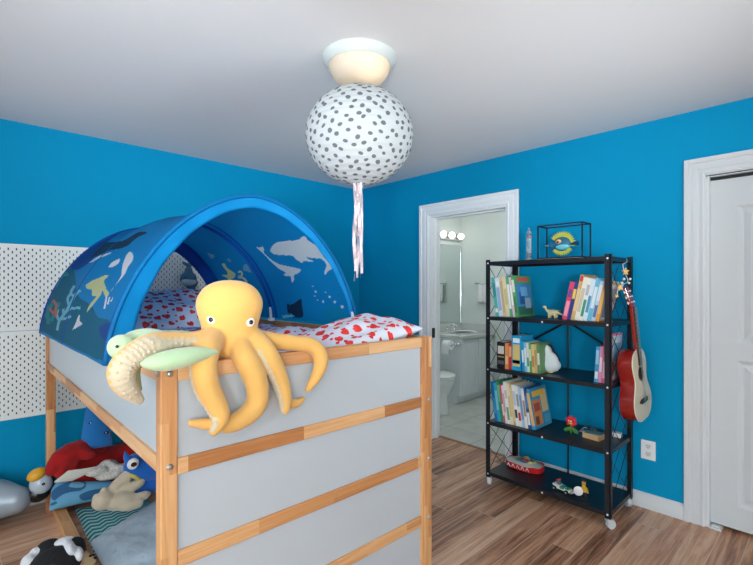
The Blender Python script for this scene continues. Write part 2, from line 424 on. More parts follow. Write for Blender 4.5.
# closet door: moulded two-panel slab
def door():
    x0=RX+0.035; t=0.035; y1=0.548; y0=y1-0.755; z0=0.022; z1=2.018
    m=MB(); sw=0.125
    pan=[(0.235,1.0),(1.085,1.86)]
    m.box((x0,y1-sw,z0),(x0+t,y1,z1)).box((x0,y0,z0),(x0+t,y0+sw,z1))
    zz=[z0,0.15,1.0,1.085,1.86,z1]
    pan=[(0.15,0.98),(1.075,1.86)]
    m.box((x0,y0+sw,z0),(x0+t,y1-sw,0.15)).box((x0,y0+sw,0.98),(x0+t,y1-sw,1.075)).box((x0,y0+sw,1.86),(x0+t,y1-sw,z1))
    for (a,b) in pan:
        ya,yb=y0+sw,y1-sw
        def ring(d0,d1,xa,xb):
            V=[(xa,ya+d0,a+d0),(xa,yb-d0,a+d0),(xa,yb-d0,b-d0),(xa,ya+d0,b-d0),(xb,ya+d1,a+d1),(xb,yb-d1,a+d1),(xb,yb-d1,b-d1),(xb,ya+d1,b-d1)]
            m.add(V,[(0,1,5,4),(1,2,6,5),(2,3,7,6),(3,0,4,7)])
        ring(0,0.018,x0,x0+0.012); ring(0.018,0.03,x0+0.012,x0+0.012); ring(0.03,0.06,x0+0.012,x0+0.003)
        d=0.06; V=[(x0+0.003,ya+d,a+d),(x0+0.003,yb-d,a+d),(x0+0.003,yb-d,b-d),(x0+0.003,ya+d,b-d)]; m.add(V,[(0,1,2,3)])
    o=m.build('door_1',DOORW,fixn=False); o['kind']='structure'
    m=MB(); m.box((x0+t+0.01,-0.94,z0),(x0+2*t+0.01,0.0,z1)); struct('door_2',m,DOORW)
    m=MB(); m.box((RX-0.012,0.49,0.0),(RX+0.05,0.545,0.012)); m.box((RX+0.0,0.50,0.012),(RX+0.03,0.535,0.02)); struct('trim_6',m,WHITE,bevel=0.002)
    m=MB(); m.box((x0-0.012,-0.94,2.02),(x0+0.06,0.544,2.034)); struct('trim_7',m,mat('dark_track',(40,42,44),0.5,metal=0.6))
door()

# outlet
t=thing('wall_outlet','white duplex outlet plate on the blue wall right of the guitar','outlet',(RX,0.859,0.368))
m=MB(); m.box((-0.006,-0.041,-0.06),(0,0.041,0.06)); m.build('plate',WPLAS,t,bevel=0.003)
for s in (-1,1):
    r=MB().prism([(0.017*math.cos(a),0.016*math.sin(a)+0.0) for a in [2*PI*k/20 for k in range(20)]],(-0.008,0,0.024*s),(0,1,0),(0,0,1),(0.004,0,0)).build('socket',mat('socket_white',(214,216,218),0.4),t)
    m=MB(); m.box((-0.0086,-0.008,0.024*s-0.001),(-0.0078,-0.0055,0.024*s+0.008)).box((-0.0086,0.0055,0.024*s-0.001),(-0.0078,0.008,0.024*s+0.008)); m.cyl((-0.0086,0,0.024*s-0.008),(-0.0078,0,0.024*s-0.008),0.0028,n=10)
    m.build('slot',mat('slot_dark',(40,40,42),0.6),r)

# ------------------------------------------------------------------ bathroom
XF=5.11; YB=3.66
m=MB(); m.box((3.325,1.0,-0.05),(XF+0.1,YB+0.1,0.0)); struct('floor_bathroom',m,tile_mat())
struct('wall_bathroom_far',MB().box((XF,1.0,-0.05),(XF+0.1,YB+0.1,CH)),BATHW)
struct('wall_bathroom_mirror',MB().box((3.325,YB,-0.05),(XF,YB+0.1,CH)),BATHW)
struct('wall_bathroom_end',MB().box((3.325,0.9,-0.05),(XF,1.0,CH)),BATHW)
struct('wall_bathroom_door',MB().box((3.325,2.66,-0.0),(3.34,YB,CH)).box((3.325,1.0,0),(3.34,1.83,CH)).box((3.325,1.83,2.06),(3.34,2.66,CH)),BATHW)
struct('ceiling_bathroom',MB().box((3.2,0.9,CH),(XF+0.1,YB+0.1,CH+0.1)),CEIL)
CAB=mat('cabinet_white',(216,222,224),0.4)
t=thing('vanity_cabinet','white bathroom vanity cabinet with panel door seen through the doorway','cabinet',(4.748,3.40,0))
m=MB(); m.box((4.386,3.155,0.09),(XF-0.01,YB-0.01,0.775)); m.box((4.386,3.21,0),(XF-0.01,YB-0.01,0.09)); m.build('body',CAB,t,world=True,bevel=0.003)
for k,(a,b) in enumerate(((4.41,4.735),(4.755,5.08))):
    m=MB(); z0,z1=0.11,0.755; w=0.05
    m.box((a,3.138,z0),(b,3.155,z1)); 
    d=m.build('door',CAB,t,world=True,bevel=0.002)
    q=MB(); q.box((a+w,3.133,z0+w),(b-w,3.139,z0+w+0.012)).box((a+w,3.133,z1-w-0.012),(b-w,3.139,z1-w)).box((a+w,3.133,z0+w),(a+w+0.012,3.139,z1-w)).box((b-w-0.012,3.133,z0+w),(b-w,3.139,z1-w)).box((a+w+0.035,3.132,z0+w+0.035),(b-w-0.035,3.139,z1-w-0.035))
    q.build('raised_panel',CAB,d,world=True,bevel=0.003)
TOPM=mat('vanity_top_grey',(196,200,196),0.25,vary=0.06,vscale=20)
t=thing('bathroom_counter','pale grey vanity countertop with sink basin and backsplash under the mirror','countertop',(4.748,3.40,0.775))
m=MB(); m.box((4.365,3.115,0.776),(XF-0.002,YB-0.002,0.815)); m.box((4.365,YB-0.022,0.815),(XF-0.002,YB-0.002,0.91)); m.box((XF-0.022,3.115,0.815),(XF-0.002,YB-0.022,0.91)); m.build('counter',TOPM,t,world=True,bevel=0.006)
m=MB(); m.lathe([(0.19,0),(0.205,0.008),(0.2,0.014),(0.185,0.01),(0.16,-0.03),(0.05,-0.05)],(4.76,3.37,0.815),32,0,1,0.82); m.build('basin',PORC,t,world=True,smooth=True)
t=thing('faucet','small chrome faucet with two handles on the vanity top','faucet',(4.76,3.57,0.815))
m=MB(); m.box((-0.085,-0.022,0),(0.085,0.022,0.012)); m.build('base_plate',CHROME,t,bevel=0.005)
m=MB(); m.tube(cat([(0,0,0.01),(0,0,0.05),(0,-0.02,0.085),(0,-0.07,0.09),(0,-0.11,0.07)],5),0.012,10); m.build('spout',CHROME,t,smooth=True)
for s in (-1,1):
    m=MB(); m.cyl((0.07*s,0,0.01),(0.07*s,0,0.05),0.016,0.012); m.rtube([(0.07*s,0,0.055),(0.115*s,-0.01,0.07)],[0.011,0.006]); m.build('handle',CHROME,t,smooth=True)
t=thing('wall_mirror','frameless bathroom mirror above the vanity in the doorway','mirror',(4.7,YB,0.915))
m=MB(); m.box((4.0,YB-0.008,0.915),(XF-0.012,YB-0.001,1.955)); m.build('glass',mat('mirror_glass',(225,232,230),0.03,metal=1.0),t,world=True)
m=MB(); m.box((4.0,YB-0.013,0.912),(XF-0.012,YB-0.001,0.922)).box((4.0,YB-0.013,1.95),(XF-0.012,YB-0.001,1.962)).box((XF-0.02,YB-0.013,0.922),(XF-0.01,YB-0.001,1.95)); m.build('edge_strip',CHROME,t,world=True)
t=thing('vanity_light','chrome bar light with three white globe bulbs above the bathroom mirror','lamp',(4.72,YB,2.06))
m=MB(); m.box((4.35,YB-0.03,2.02),(5.09,YB-0.002,2.11)); m.build('bar',mat('bar_satin',(170,176,176),0.35,metal=0.6),t,world=True,bevel=0.004)
BULB=mat('lit_globe',(255,250,240),0.3,emit=(255,246,232),estr=3)
for xb in [at(x_,236,'y',3.56)[0] for x_ in (435,443.5,452,461)]:
    m=MB(); m.cyl((xb,YB-0.03,2.07),(xb,YB-0.06,2.07),0.022); s_=m.build('bulb_socket',CHROME,t,world=True,smooth=True)
    m=MB(); m.ell((xb,YB-0.1,2.075),0.042,nu=24,nv=14); m.build('bulb',BULB,s_,world=True,smooth=True)
t['label']='chrome bar light with white globe bulbs above the bathroom mirror'
# toilet
t=thing('toilet','white toilet beside the vanity in the bathroom','toilet',(3.95,3.3,0))
TX=3.93
m=MB(); TY=3.17
def ov(k,z,r,fy): return (TX+r*math.cos(k),TY+fy*r*math.sin(k),z)
prof=[(0.105,0.0,1.7),(0.11,0.03,1.7),(0.1,0.12,1.65),(0.11,0.2,1.5),(0.15,0.28,1.4),(0.185,0.35,1.32),(0.19,0.385,1.3),(0.17,0.39,1.3)]
vs=[];n=28
for r,z,fy in prof: vs+=[ov(2*PI*k/n,z,r,fy) for k in range(n)]
fs=[(i*n+k,i*n+(k+1)%n,(i+1)*n+(k+1)%n,(i+1)*n+k) for i in range(len(prof)-1) for k in range(n)]+[tuple(range(n-1,-1,-1)),tuple((len(prof)-1)*n+k for k in range(n))]
m.add(vs,fs); m.build('bowl',PORC,t,world=True,smooth=True)
m=MB(); m.lathe([(0.18,0.39),(0.195,0.395),(0.195,0.41),(0.185,0.415)],(TX,TY,0),28,0,1,1.3); m.build('seat',PORC,t,world=True,smooth=True)
m=MB(); m.lathe([(0.188,0.416),(0.196,0.42),(0.194,0.432),(0.17,0.442)],(TX,TY,0),28,0,1,1.3); m.build('lid',PORC,t,world=True,smooth=True)
m=MB(); m.box((TX-0.22,3.43,0.38),(TX+0.22,3.64,0.74)); m.box((TX-0.23,3.42,0.74),(TX+0.23,3.65,0.775)); m.build('tank',PORC,t,world=True,bevel=0.015)
# toilet roll
t=thing('toilet_roll_holder','chrome toilet paper holder on the side of the vanity','holder',(4.386,3.22,0.70))
m=MB(); m.cyl((4.385,3.16,0.715),(4.34,3.16,0.715),0.02); m.tube([(4.345,3.16,0.715),(4.325,3.18,0.715),(4.325,3.36,0.715)],0.009,8); m.build('arm',CHROME,t,world=True,smooth=True)
t=thing('toilet_roll','white toilet paper roll on its chrome holder','toilet paper',(4.325,3.29,0.66))
m=MB(); 
q=[(0.0095,0),(0.056,0),(0.056,0.105),(0.0095,0.105)]
n=24
vs=[(4.325+r*math.cos(2*PI*k/n),3.235+y,0.703+r*math.sin(2*PI*k/n)) for r,y in ((0.02,0),(0.056,0),(0.056,0.105),(0.02,0.105)) for k in range(n)]
m.add(vs,[(i*n+k,i*n+(k+1)%n,((i+1)%4)*n+(k+1)%n,((i+1)%4)*n+k) for i in range(4) for k in range(n)])
m.build('roll',mat('tissue',(236,238,238),0.9),t,world=True,auto=True)
m=MB(); m.box((4.265,3.235,0.60),(4.269,3.34,0.705)); m.build('loose_sheet',MATS['tissue'],t,world=True)
# towel on far wall
t=thing('hand_towel','white hand towel hanging on the bathroom wall behind the shelf','towel',(XF,3.33,1.17))
m=MB(); 
def tw(a,b): return Vector((XF-0.03-0.012*math.sin(a*9+b*2)-0.01*b,3.36-a*0.14,1.44-b*0.25))
m.grid(tw,24,10); 
o=m.build('cloth',mat('towel_white',(226,228,226),0.95,bump=0.3,bscale=200),t,world=True,smooth=True); sd=o.modifiers.new('th','SOLIDIFY'); sd.thickness=0.012
t=thing('towel_bar','chrome towel bar holding the white towel on the bathroom wall','towel bar',(XF,3.29,1.44))
m=MB(); m.cyl((XF-0.04,3.40,1.445),(XF-0.04,3.18,1.445),0.007); m.cyl((XF,3.40,1.445),(XF-0.045,3.40,1.445),0.01); m.cyl((XF,3.18,1.445),(XF-0.045,3.18,1.445),0.01); m.build('rod',CHROME,t,world=True,smooth=True)

# ------------------------------------------------------------------ pegboards
def pegboard(x0,x1,z0,z1):
    m=MB(); p=0.04; pw=0.02; nx=int((x1-x0)/pw); nz=int((z1-z0)/p)
    mx=(x1-x0-nx*pw)/2; mz=(z1-z0-nz*p)/2
    yf=0.0; yb=0.006; hw=0.0034; hh=0.0075
    X0=-(x1-x0)/2; 
    for i in range(nx):
        off=0.02 if i%2 else 0
        xa=X0+mx+i*pw; xb=xa+pw
        def q(zl,zh): m.add([(xa,yf,zl),(xb,yf,zl),(xb,yf,zh),(xa,yf,zh)],[(0,1,2,3)])
        zs=mz+off; k=nz if not off else nz-1
        q(0,zs); q(zs+k*p,z1-z0)
        for j in range(k):
            za=zs+j*p; zb=za+p; cx=(xa+xb)/2; cz=(za+zb)/2
            o=[(xa,yf,za),(xb,yf,za),(xb,yf,zb),(xa,yf,zb)]
            h=[(cx-hw,yf,cz-hh),(cx+hw,yf,cz-hh),(cx+hw,yf,cz+hh),(cx-hw,yf,cz+hh)]
            hb=[(a,yb,c) for a,b,c in h]
            m.add(o+h+hb,[(0,1,5,4),(1,2,6,5),(2,3,7,6),(3,0,4,7),(4,5,9,8),(5,6,10,9),(6,7,11,10),(7,4,8,11)])
    w=(x1-x0)/2
    for a,b in ((-w,-w+mx),(w-mx,w)):
        m.add([(a,yf,0),(b,yf,0),(b,yf,z1-z0),(a,yf,z1-z0)],[(0,1,2,3)])
    H=z1-z0
    for lo,hi in (((-w,yf,0),(w,yb,0)),((-w,yf,H),(w,yb,H))): m.add([(lo[0],yf,lo[2]),(hi[0],yf,lo[2]),(hi[0],yb,lo[2]),(lo[0],yb,lo[2])],[(0,1,2,3)])
    for a in (-w,w): m.add([(a,yf,0),(a,yb,0),(a,yb,H),(a,yf,H)],[(0,1,2,3)])
    return m,((x0+x1)/2,3.592,z0)
PEGB=mat('pegboard_backing',(70,96,110),0.8)
for lab,a in (('white slotted pegboard panel at top left, left of the bed tent',(-0.15,0.748,1.1215,1.667)),('white slotted pegboard panel seen through the tent back opening',(0.752,1.65,1.1215,1.667)),
          ('white slotted pegboard panel, lower row, left of the far bed post',(-0.15,0.748,0.571,1.1185)),('white slotted pegboard panel, lower row, right of the far bed post under the side rail',(0.752,1.65,0.571,1.1185))):
    m,l=pegboard(*a); t=thing('pegboard',lab,'pegboard',l,0,'white pegboard panels on the left wall'); m.build('panel',PEG,t,fixn=False)
    m=MB(); w=(a[1]-a[0])/2-0.004; H=a[3]-a[2]
    for zz in (0.06,H-0.08): m.box((-w,0.007,zz),(w,0.0225,zz+0.02))
    m.build('mounting_rail',PEGB,t)
    m=MB(); m.box((-w,0.012,0.004),(w,0.015,H-0.004)); m.build('backing',mat('peg_backing_dark',(46,54,60),0.9),t)  # dark sheet added behind the slots as the shade inside them

# ------------------------------------------------------------------ loft bed
BU,BV=0.412,1.272; BW,BL=1.128,2.19; BX1=BU+BW; BY1=BV+BL; BT=1.18
t=thing('loft_bed','low pine loft bed with white side panels and open play space under','bed',(BU,BV,0)); bed_root=t
def post(x0,y0,x1,y1,bolts):
    m=MB(); m.box((x0,y0,0),(x1,y1,BT)); p=m.build('post',PZ,t,world=True,bevel=0.004)
    for (bx,by,bz,d) in bolts:
        q=MB(); a=Vector((bx,by,bz)); d=Vector(d); q.tube([a,a+d*0.002,a+d*0.005,a+d*0.006],[0.0088,0.0088,0.0068,0.0035],14); q.build('bolt',STEEL,p,world=True,smooth=False)
F=(0,-1,0); W=(-1,0,0)
post(BU,BV,BU+0.046,BV+0.04,[(BU+0.024,BV,1.160,F),(BU+0.024,BV,0.906,F),(BU,BV+0.02,1.162,W),(BU+0.024,BV,0.63,F),(BU+0.012,BV,0.09,F)])
post(BX1-0.046,BV,BX1,BV+0.04,[(BX1-0.021,BV,0.905,F),(BX1-0.021,BV,0.648,F),(BX1-0.021,BV,0.392,F)])
post(BU,BY1-0.055,BU+0.046,BY1,[]); post(BX1-0.046,BY1-0.055,BX1,BY1,[])
for z0,z1 in ((1.137,1.18),(0.878,0.922),(0.62,0.665),(0.365,0.409),(0.108,0.152)):
    m=MB(); m.box((BU+0.046,BV+0.002,z0),(BX1-0.064,BV+0.032,z1)); m.build('end_rail',PX,t,world=True,bevel=0.003)
    if z0>1.1:
        m=MB(); m.box((BU+0.046,BY1-0.034,z0),(BX1-0.046,BY1-0.004,z1)); m.build('end_rail',PX,t,world=True,bevel=0.003)
m=MB(); m.box((BX1-0.064,BV+0.002,0.1),(BX1-0.0465,BV+0.034,1.18)); m.build('batten',PZ,t,world=True,bevel=0.002)
for za,zb in ((0.922,1.137),(0.665,0.878),(0.409,0.62),(0.152,0.365),(0.02,0.108)):
    m=MB(); m.box((BU+0.04,BV+0.012,za-0.006),(BX1-0.05,BV+0.02,zb+0.006)); m.build('end_panel',PANEL,t,world=True)
m=MB(); m.box((BU+0.04,BY1-0.022,0.91),(BX1-0.04,BY1-0.014,1.14)); m.build('end_panel',PANEL,t,world=True)
for xs,xe,xp in ((BU+0.003,BU+0.034,BU+0.014),(BX1-0.034,BX1-0.003,BX1-0.022)):
    for z0,z1 in ((1.137,1.18),(0.884,0.927)):
        m=MB(); m.box((xs,BV+0.04,z0),(xe,BY1-0.055,z1)); m.build('side_rail',PY,t,world=True,bevel=0.003)
    m=MB(); m.box((xp,BV+0.036,0.922),(xp+0.008,BY1-0.05,1.14)); m.build('side_panel',PANEL,t,world=True)
m=MB(); m.box((BU+0.036,BV+0.036,0.9),(BX1-0.036,BY1-0.036,0.915)); m.build('bed_base',mat('base_board',(190,150,110),0.7),t,world=True)
m=MB(); m.box((0.438,BV+0.05,0.0),(0.496,BY1-0.05,0.05)); m.build('floor_rail',PY,t,world=True,bevel=0.003)

# mattress + bedding
def swing(o,ang=-0.0126):
    p=Vector((BU,BV,0)); q=Vector(o.location)-p; c_,s_=math.cos(ang),math.sin(ang)
    o.location=p+Vector((q[0]*c_-q[1]*s_,q[0]*s_+q[1]*c_,q[2])); o.rotation_euler[2]+=ang
swing(bed_root)
m=MB(); m.box((BU+0.038,BV+0.04,0.917),(BX1-0.038,BY1-0.038,1.10)); o=m.build('mattress',mat('mattress_white',(220,222,226),0.9),origin=(0.98,2.3,0.917),bevel=0.03); tag(o,'white mattress inside the loft bed under the heart bedding','mattress'); swing(o)
HEART=heart_mat('heart_cotton',(222,222,236),(200,40,38),0.066)
HEARTP=heart_mat('heart_cotton_pillow',(224,226,238),(208,48,46),0.066)
def duv(a,b):
    x=BU+0.045+a*(BW-0.09); y=BV+0.055+b*(BL-0.12)
    e=min(1,min(a,1-a,b,1-b)*14)
    z=1.108+0.045*e+0.03*e*(mnoise.noise(Vector((x*4.2,y*4.2,2.1)))+0.5*mnoise.noise(Vector((x*9,y*9,5))))
    z+=e*0.03*math.exp(-((x-0.95)**2/0.2+(y-2.15)**2/0.1))
    return Vector((x,y,z))
m=MB(); m.grid(duv,90,150,uv=lambda a,b:(a*BW,b*BL)); m.box((BU+0.05,BV+0.06,1.1005),(BX1-0.05,BY1-0.07,1.106))
o=m.build('duvet',HEART,smooth=True,origin=(0.98,2.3,1.101)); tag(o,'pale duvet printed with red hearts spread over the loft bed','duvet'); swing(o)
m=MB(); cushion(m,0.98,0.62,0.2,0.14,34,uo=(3.1,1.7),wr=0.03,M=TR((0,0,0),(R(22),0,R(-2)))); o=m.build('pillow',HEARTP,smooth=True,origin=None); o.location=(0.99,2.83,1.225); tag(o,'heart-printed pillow propped at the back inside the blue tent','pillow')
m=MB(); cushion(m,0.48,0.36,0.12,0.12,34,uo=(5.3,0.4),wr=0.025,M=TR((0,0,0),(R(6),R(-10),R(3)))); o=m.build('pillow',HEARTP,smooth=True); o.location=(1.305,1.475,1.188); tag(o,'heart-printed pillow bulging over the front rail right of the octopus','pillow')

# ------------------------------------------------------------------ bed tent
UC,TA,TB,TZ,TN=BU+0.55,0.58,0.69,1.10,1.8
V0,V1,VM=BV+0.475,BV+1.95,BV+1.26
def arch(th,inset=0.0):
    c=math.cos(th); s_=math.sin(th)
    x=UC+(TA-inset)*math.copysign(abs(c)**(2/TN),c); z=TZ+(TB-inset)*abs(s_)**(2/TN); return x,z
def thof(a): return PI-(0.018+a*(1-0.018-0.055))*PI   # a 0 (left) .. 1 (right)
# equal-arclength table
_tb=[(0,0)];_L=0;_pp=arch(thof(0))
for k in range(1,801):
    p=arch(thof(k/800)); _L+=math.hypot(p[0]-_pp[0],p[1]-_pp[1]); _tb.append((_L,k/800)); _pp=p
def aa(s_):
    t_=s_*_L; lo=0;hi=800
    while hi-lo>1:
        md=(lo+hi)//2
        if _tb[md][0]<t_: lo=md
        else: hi=md
    l0,a0=_tb[lo]; l1,a1=_tb[hi]; return a0+(a1-a0)*((t_-l0)/(l1-l0) if l1>l0 else 0)
ARC=[thof(aa(i/600)) for i in range(601)]
NS=600; NVV=420
def canopy_pt(a,b):
    th=ARC[int(round(a*NS))]; y=V0+(V1-V0)*b
    h=abs(y-VM)/(V1-V0)
    sag=0.022*math.sin(PI*min(1,max(0,(y-V0)/(VM-V0)))) if y<VM else 0.022*math.sin(PI*(y-VM)/(V1-VM))
    rough_=0.006*mnoise.noise(Vector((a*9,y*5,0.3)))
    x,z=arch(th,sag*math.sin(th)+rough_); return Vector((x,y,z))
def inpoly(x,y,P):
    c=False; j=len(P)-1
    for i in range(len(P)):
        if (P[i][1]>y)!=(P[j][1]>y) and x<(P[j][0]-P[i][0])*(y-P[i][1])/(P[j][1]-P[i][1])+P[i][0]: c=not c
        j=i
    return c
def smoothp(P,n=4):
    Q=cat([tuple(p) for p in P]+[tuple(P[0])],n); return Q[:-1]
def z1(pts,ox,oy,sc): return smoothp([(ox+x/sc,oy+y/sc) for x,y in pts])
# print shapes, read off the two visible faces of the tent (first: zoom 3.136 at 30,190 ; second: 5.133 at 240,220)
L_=[]  # left outside: (material index, polygon)
L_.append((2,z1([(30,440),(250,545),(300,500),(255,415),(215,400),(190,360),(150,330),(140,260),(120,210),(80,235),(50,330)],30,190,3.136)))   # teal reef
L_.append((3,z1([(120,205),(170,160),(230,125),(300,118),(240,165),(215,195),(185,228),(150,250),(130,245)],30,190,3.136)))                  # dark blue rock
L_.append((4,z1([(185,215),(215,185),(240,165),(290,160),(340,132),(368,134),(335,150),(300,178),(250,190),(215,205)],30,190,3.136)))        # dark kelp
L_.append((5,z1([(185,228),(215,208),(258,195),(240,205),(215,215),(195,226)],30,190,3.136)))
L_.append((5,z1([(246,243),(256,228),(280,216),(279,228),(262,240)],30,190,3.136)))
L_.append((6,z1([(174,298),(195,285),(235,268),(246,270),(232,285),(240,310),(248,325),(238,335),(226,315),(222,330),(208,335),(195,330),(193,312),(178,308)],30,190,3.136)))  # yellow turtle
L_.append((6,z1([(226,320),(212,342),(190,370),(178,382),(186,362),(208,335)],30,190,3.136)))
L_.append((5,z1([(302,205),(312,194),(322,200),(322,220),(308,240),(298,262),(280,285),(262,305),(252,320),(272,292),(286,268),(288,250),(292,230)],30,190,3.136)))         # white fish
for d in (0,9,18): L_.append((5,[(30+(238+d)/3.136,190+(332+d*.6)/3.136),(30+(243+d)/3.136,190+(334)/3.136),(30+(236+d*1.1)/3.136,190+(372-d*1.2)/3.136),(30+(231+d*1.1)/3.136,190+(370-d*1.2)/3.136)]))
def stroke(P,w):
    P=cat([tuple(p) for p in P],4); a=[];b=[]
    for i,p in enumerate(P):
        q=P[min(i+1,len(P)-1)]; o=P[max(i-1,0)]; dx,dy=q[0]-o[0],q[1]-o[1]; l=math.hypot(dx,dy) or 1
        a.append((p[0]-dy/l*w,p[1]+dx/l*w)); b.append((p[0]+dy/l*w,p[1]-dx/l*w))
    return a+b[::-1]
def zs(pts): return [(30+x/3.136,190+y/3.136) for x,y in pts]
for st in ([(85,440),(92,410),(110,385),(130,350),(145,325),(158,315)],[(110,385),(128,372),(158,370)],[(92,412),(84,392),(88,375)],[(122,362),(118,340),(128,325)],[(140,335),(128,322),(140,300)],[(95,405),(115,402),(128,395)],[(105,392),(104,372)]):
    L_.append((7,stroke(zs(st),1.25)))   # pale coral
L_.append((5,z1([(132,440),(142,420),(150,398),(156,392),(156,412),(164,420),(152,428),(146,432)],30,190,3.136)))
for st in ([(50,400),(62,370),(78,345)],[(66,412),(80,380),(92,352)],[(58,420),(56,390),(60,360)]): L_.append((8,stroke(zs(st),1.8)))
for st in ([(72,345),(82,362),(76,384)],[(62,372),(74,388)],[(84,380),(80,398)]): L_.append((9,stroke(zs(st),1.1)))
L_.append((8,z1([(80,290),(92,262),(112,255),(122,268),(104,272),(92,290),(84,305)],30,190,3.136)))
L_.append((3,z1([(215,430),(255,415),(300,440),(270,480),(230,470)],30,190,3.136)))
R_=[]
R_.append((10,z1([(155,160),(165,135),(195,113),(240,107),(300,103),(318,84),(335,85),(350,105),(400,140),(430,190),(468,230),(474,248),(452,262),(436,280),(434,262),(444,232),(418,200),(370,196),(345,190),(350,200),(376,212),(330,212),(316,218),(285,200),(270,184),(215,180),(175,176)],240,220,5.133)))
R_.append((10,z1([(82,138),(105,140),(116,136),(124,150),(122,166),(150,195),(178,215),(205,228),(250,238),(285,246),(312,254),(300,272),(276,284),(278,305),(266,320),(260,290),(236,288),(224,280),(235,270),(200,250),(160,215),(118,170),(100,155)],240,220,5.133)))
R_.append((4,z1([(240,430),(270,432),(312,405),(318,440),(325,490),(305,502),(280,500),(262,480),(245,475)],240,220,5.133)))
for x,y,r_ in ((373,340,4),(388,368,6),(384,390,4),(460,394,6),(427,418,6),(486,420,7),(525,445,8),(440,372,3),(505,470,4),(398,410,3)):
    R_.append((10,[(240+(x+r_*math.cos(k))/5.133,220+(y+r_*math.sin(k))/5.133) for k in [2*PI*i/8 for i in range(8)]]))
R_.append((7,z1([(215,490),(260,486),(282,492),(250,500),(222,503)],240,220,5.133)))
# deeper section, behind the middle hoop (zoom 6.275 at 140,210)
R_.append((6,z1([(512,340),(530,335),(545,360),(570,380),(598,400),(590,425),(560,440),(545,425),(515,410),(548,405),(545,385),(525,360)],140,210,6.275)))
R_.append((11,z1([(420,262),(440,275),(465,282),(460,305),(440,300)],140,210,6.275)))
R_.append((11,z1([(645,360),(655,343),(675,345),(690,375),(700,392),(672,385),(650,380)],140,210,6.275)))
R_.append((11,z1([(545,310),(560,305),(572,325),(556,322)],140,210,6.275)))
R_.append((6,stroke([(140+x/6.275,210+y/6.275) for x,y in ((615,390),(635,388),(640,410),(618,420),(650,428),(672,455))],0.9)))
R_.append((13,z1([(420,470),(470,440),(520,455),(545,500),(535,530),(470,535),(430,520)],240,220,5.133)))
def prep(Ls): return [(mi,P,min(p[0] for p in P),max(p[0] for p in P),min(p[1] for p in P),max(p[1] for p in P)) for mi,P in Ls]
L_=prep(L_);R_=prep(R_)
def cmat(a,b):
    p=canopy_pt(a,b); y=p[1]
    if b<0.012 or b>0.985: return 1
    if abs(y-VM)<0.014: return 1
    q=px(p); side=L_ if a<0.47 else R_
    mi=12 if y>VM+0.0 and a>0.5 else 0
    for (k,P,xa,xb,ya,yb) in side:
        if a>=0.47 and (k in (6,11))!=(y>VM): continue
        if xa<=q[0]<=xb and ya<=q[1]<=yb and inpoly(q[0],q[1],P): mi=k
    return mi
TCOL=[('tent_blue',(0,132,196)),('tent_piping',(8,84,184)),('tent_teal_print',(0,104,136)),('tent_navy_print',(14,72,150)),('tent_dark_print',(22,54,82)),('tent_white_print',(226,224,228)),
      ('tent_yellow_print',(204,206,150)),('tent_pale_coral',(120,196,216)),('tent_green_print',(44,144,148)),('tent_orange_print',(206,110,92)),('tent_grey_white_print',(206,214,220)),('tent_soft_print',(110,160,190)),('tent_deep_blue',(0,126,186)),('tent_soft_teal',(0,134,182))]
TM=[cloth_trans(n,c,0.5) for n,c in TCOL]
t=thing('bed_tent','blue arched bed tent printed with sea animals over the loft bed','tent',(0.96,2.4,1.13))
m=MB(); m.grid(canopy_pt,NS,NVV,mfn=cmat); m.build('canopy',TM,t,world=True,smooth=True,fixn=False)
BAND=cloth_trans('tent_band_azure',(0,148,214),0.3)
DBAND=cloth_trans('tent_band_navy',(6,76,168),0.2)
def band(y0,y1,i0,i1,mt,name):
    m=MB()
    def fn(a,b):
        th=ARC[int(round(a*NS))]; x,z=arch(th,i0+(i1-i0)*(1.15-0.9*a if name=='front_hem' else 1)*b); return Vector((x,y0+(y1-y0)*b+0.004*math.sin(a*60)*b,z))
    m.grid(fn,200,6); o=m.build(name,mt,t,world=True,smooth=True); s_=o.modifiers.new('t','SOLIDIFY'); s_.thickness=0.002
band(V0-0.004,V0+0.02,0.0,0.075,BAND,'front_hem')
band(V1+0.003,V1-0.005,0.0,0.085,DBAND,'back_hem')
def hoop(y,ins,r,mt=None):
    m=MB(); P=[]
    for i in range(0,601,6):
        x,z=arch(ARC[i],ins); P.append((x,y,z))
    m.tube(P,r,8); m.build('hoop',mt or MATS['tent_piping'],t,world=True,smooth=True)
hoop(V0-0.002,0.004,0.008,MATS['tent_blue']); hoop(VM,0.03,0.009); hoop(V1,0.006,0.011); hoop(V1-0.006,0.085,0.007)
for (x,y) in ((BX1-0.026,V0+0.01),(BX1-0.05,VM),(BU+0.05,VM),(BX1-0.026,V1),(BU+0.03,V1)):
    m=MB(); m.box((x-0.016,y-0.015,1.181),(x+0.016,y+0.015,1.2)); m.cyl((x,y,1.195),(x-0.006 if x>1 else x+0.006,y,1.27),0.009,n=10); m.build('clip',WPLAS,t,world=True,bevel=0.002)

# plush whale hung on the pegboard behind the tent
p=at(188.5,279,'y',3.50)
t=thing('plush_whale','grey blue plush whale hanging on the pegboard behind the tent','plush toy',tuple(p))
GW=mat('whale_grey_blue',(70,112,140),0.85); GL=mat('whale_belly',(170,190,200),0.85)
m=MB(); m.ell((0,0,0.0),(0.062,0.055,0.06)).ell((0.02,0,-0.03),(0.05,0.045,0.045)).rtube(cat([(0.0,0,0.03),(0.002,0,0.09),(0.005,0,0.115)],4),[0.03]*4+[0.018]*4+[0.012],10); m.ell((0.028,0,0.115),(0.03,0.01,0.014),(0,R(-25),0)).ell((-0.022,0,0.115),(0.03,0.01,0.014),(0,R(25),0)); m.ell((0.02,0.0,-0.085),(0.035,0.03,0.035)); m.build('body',GW,t,remesh=0.006,smit=4)
m=MB(); m.ell((-0.005,-0.02,-0.022),(0.058,0.04,0.032)); m.build('belly',GL,t,smooth=True)
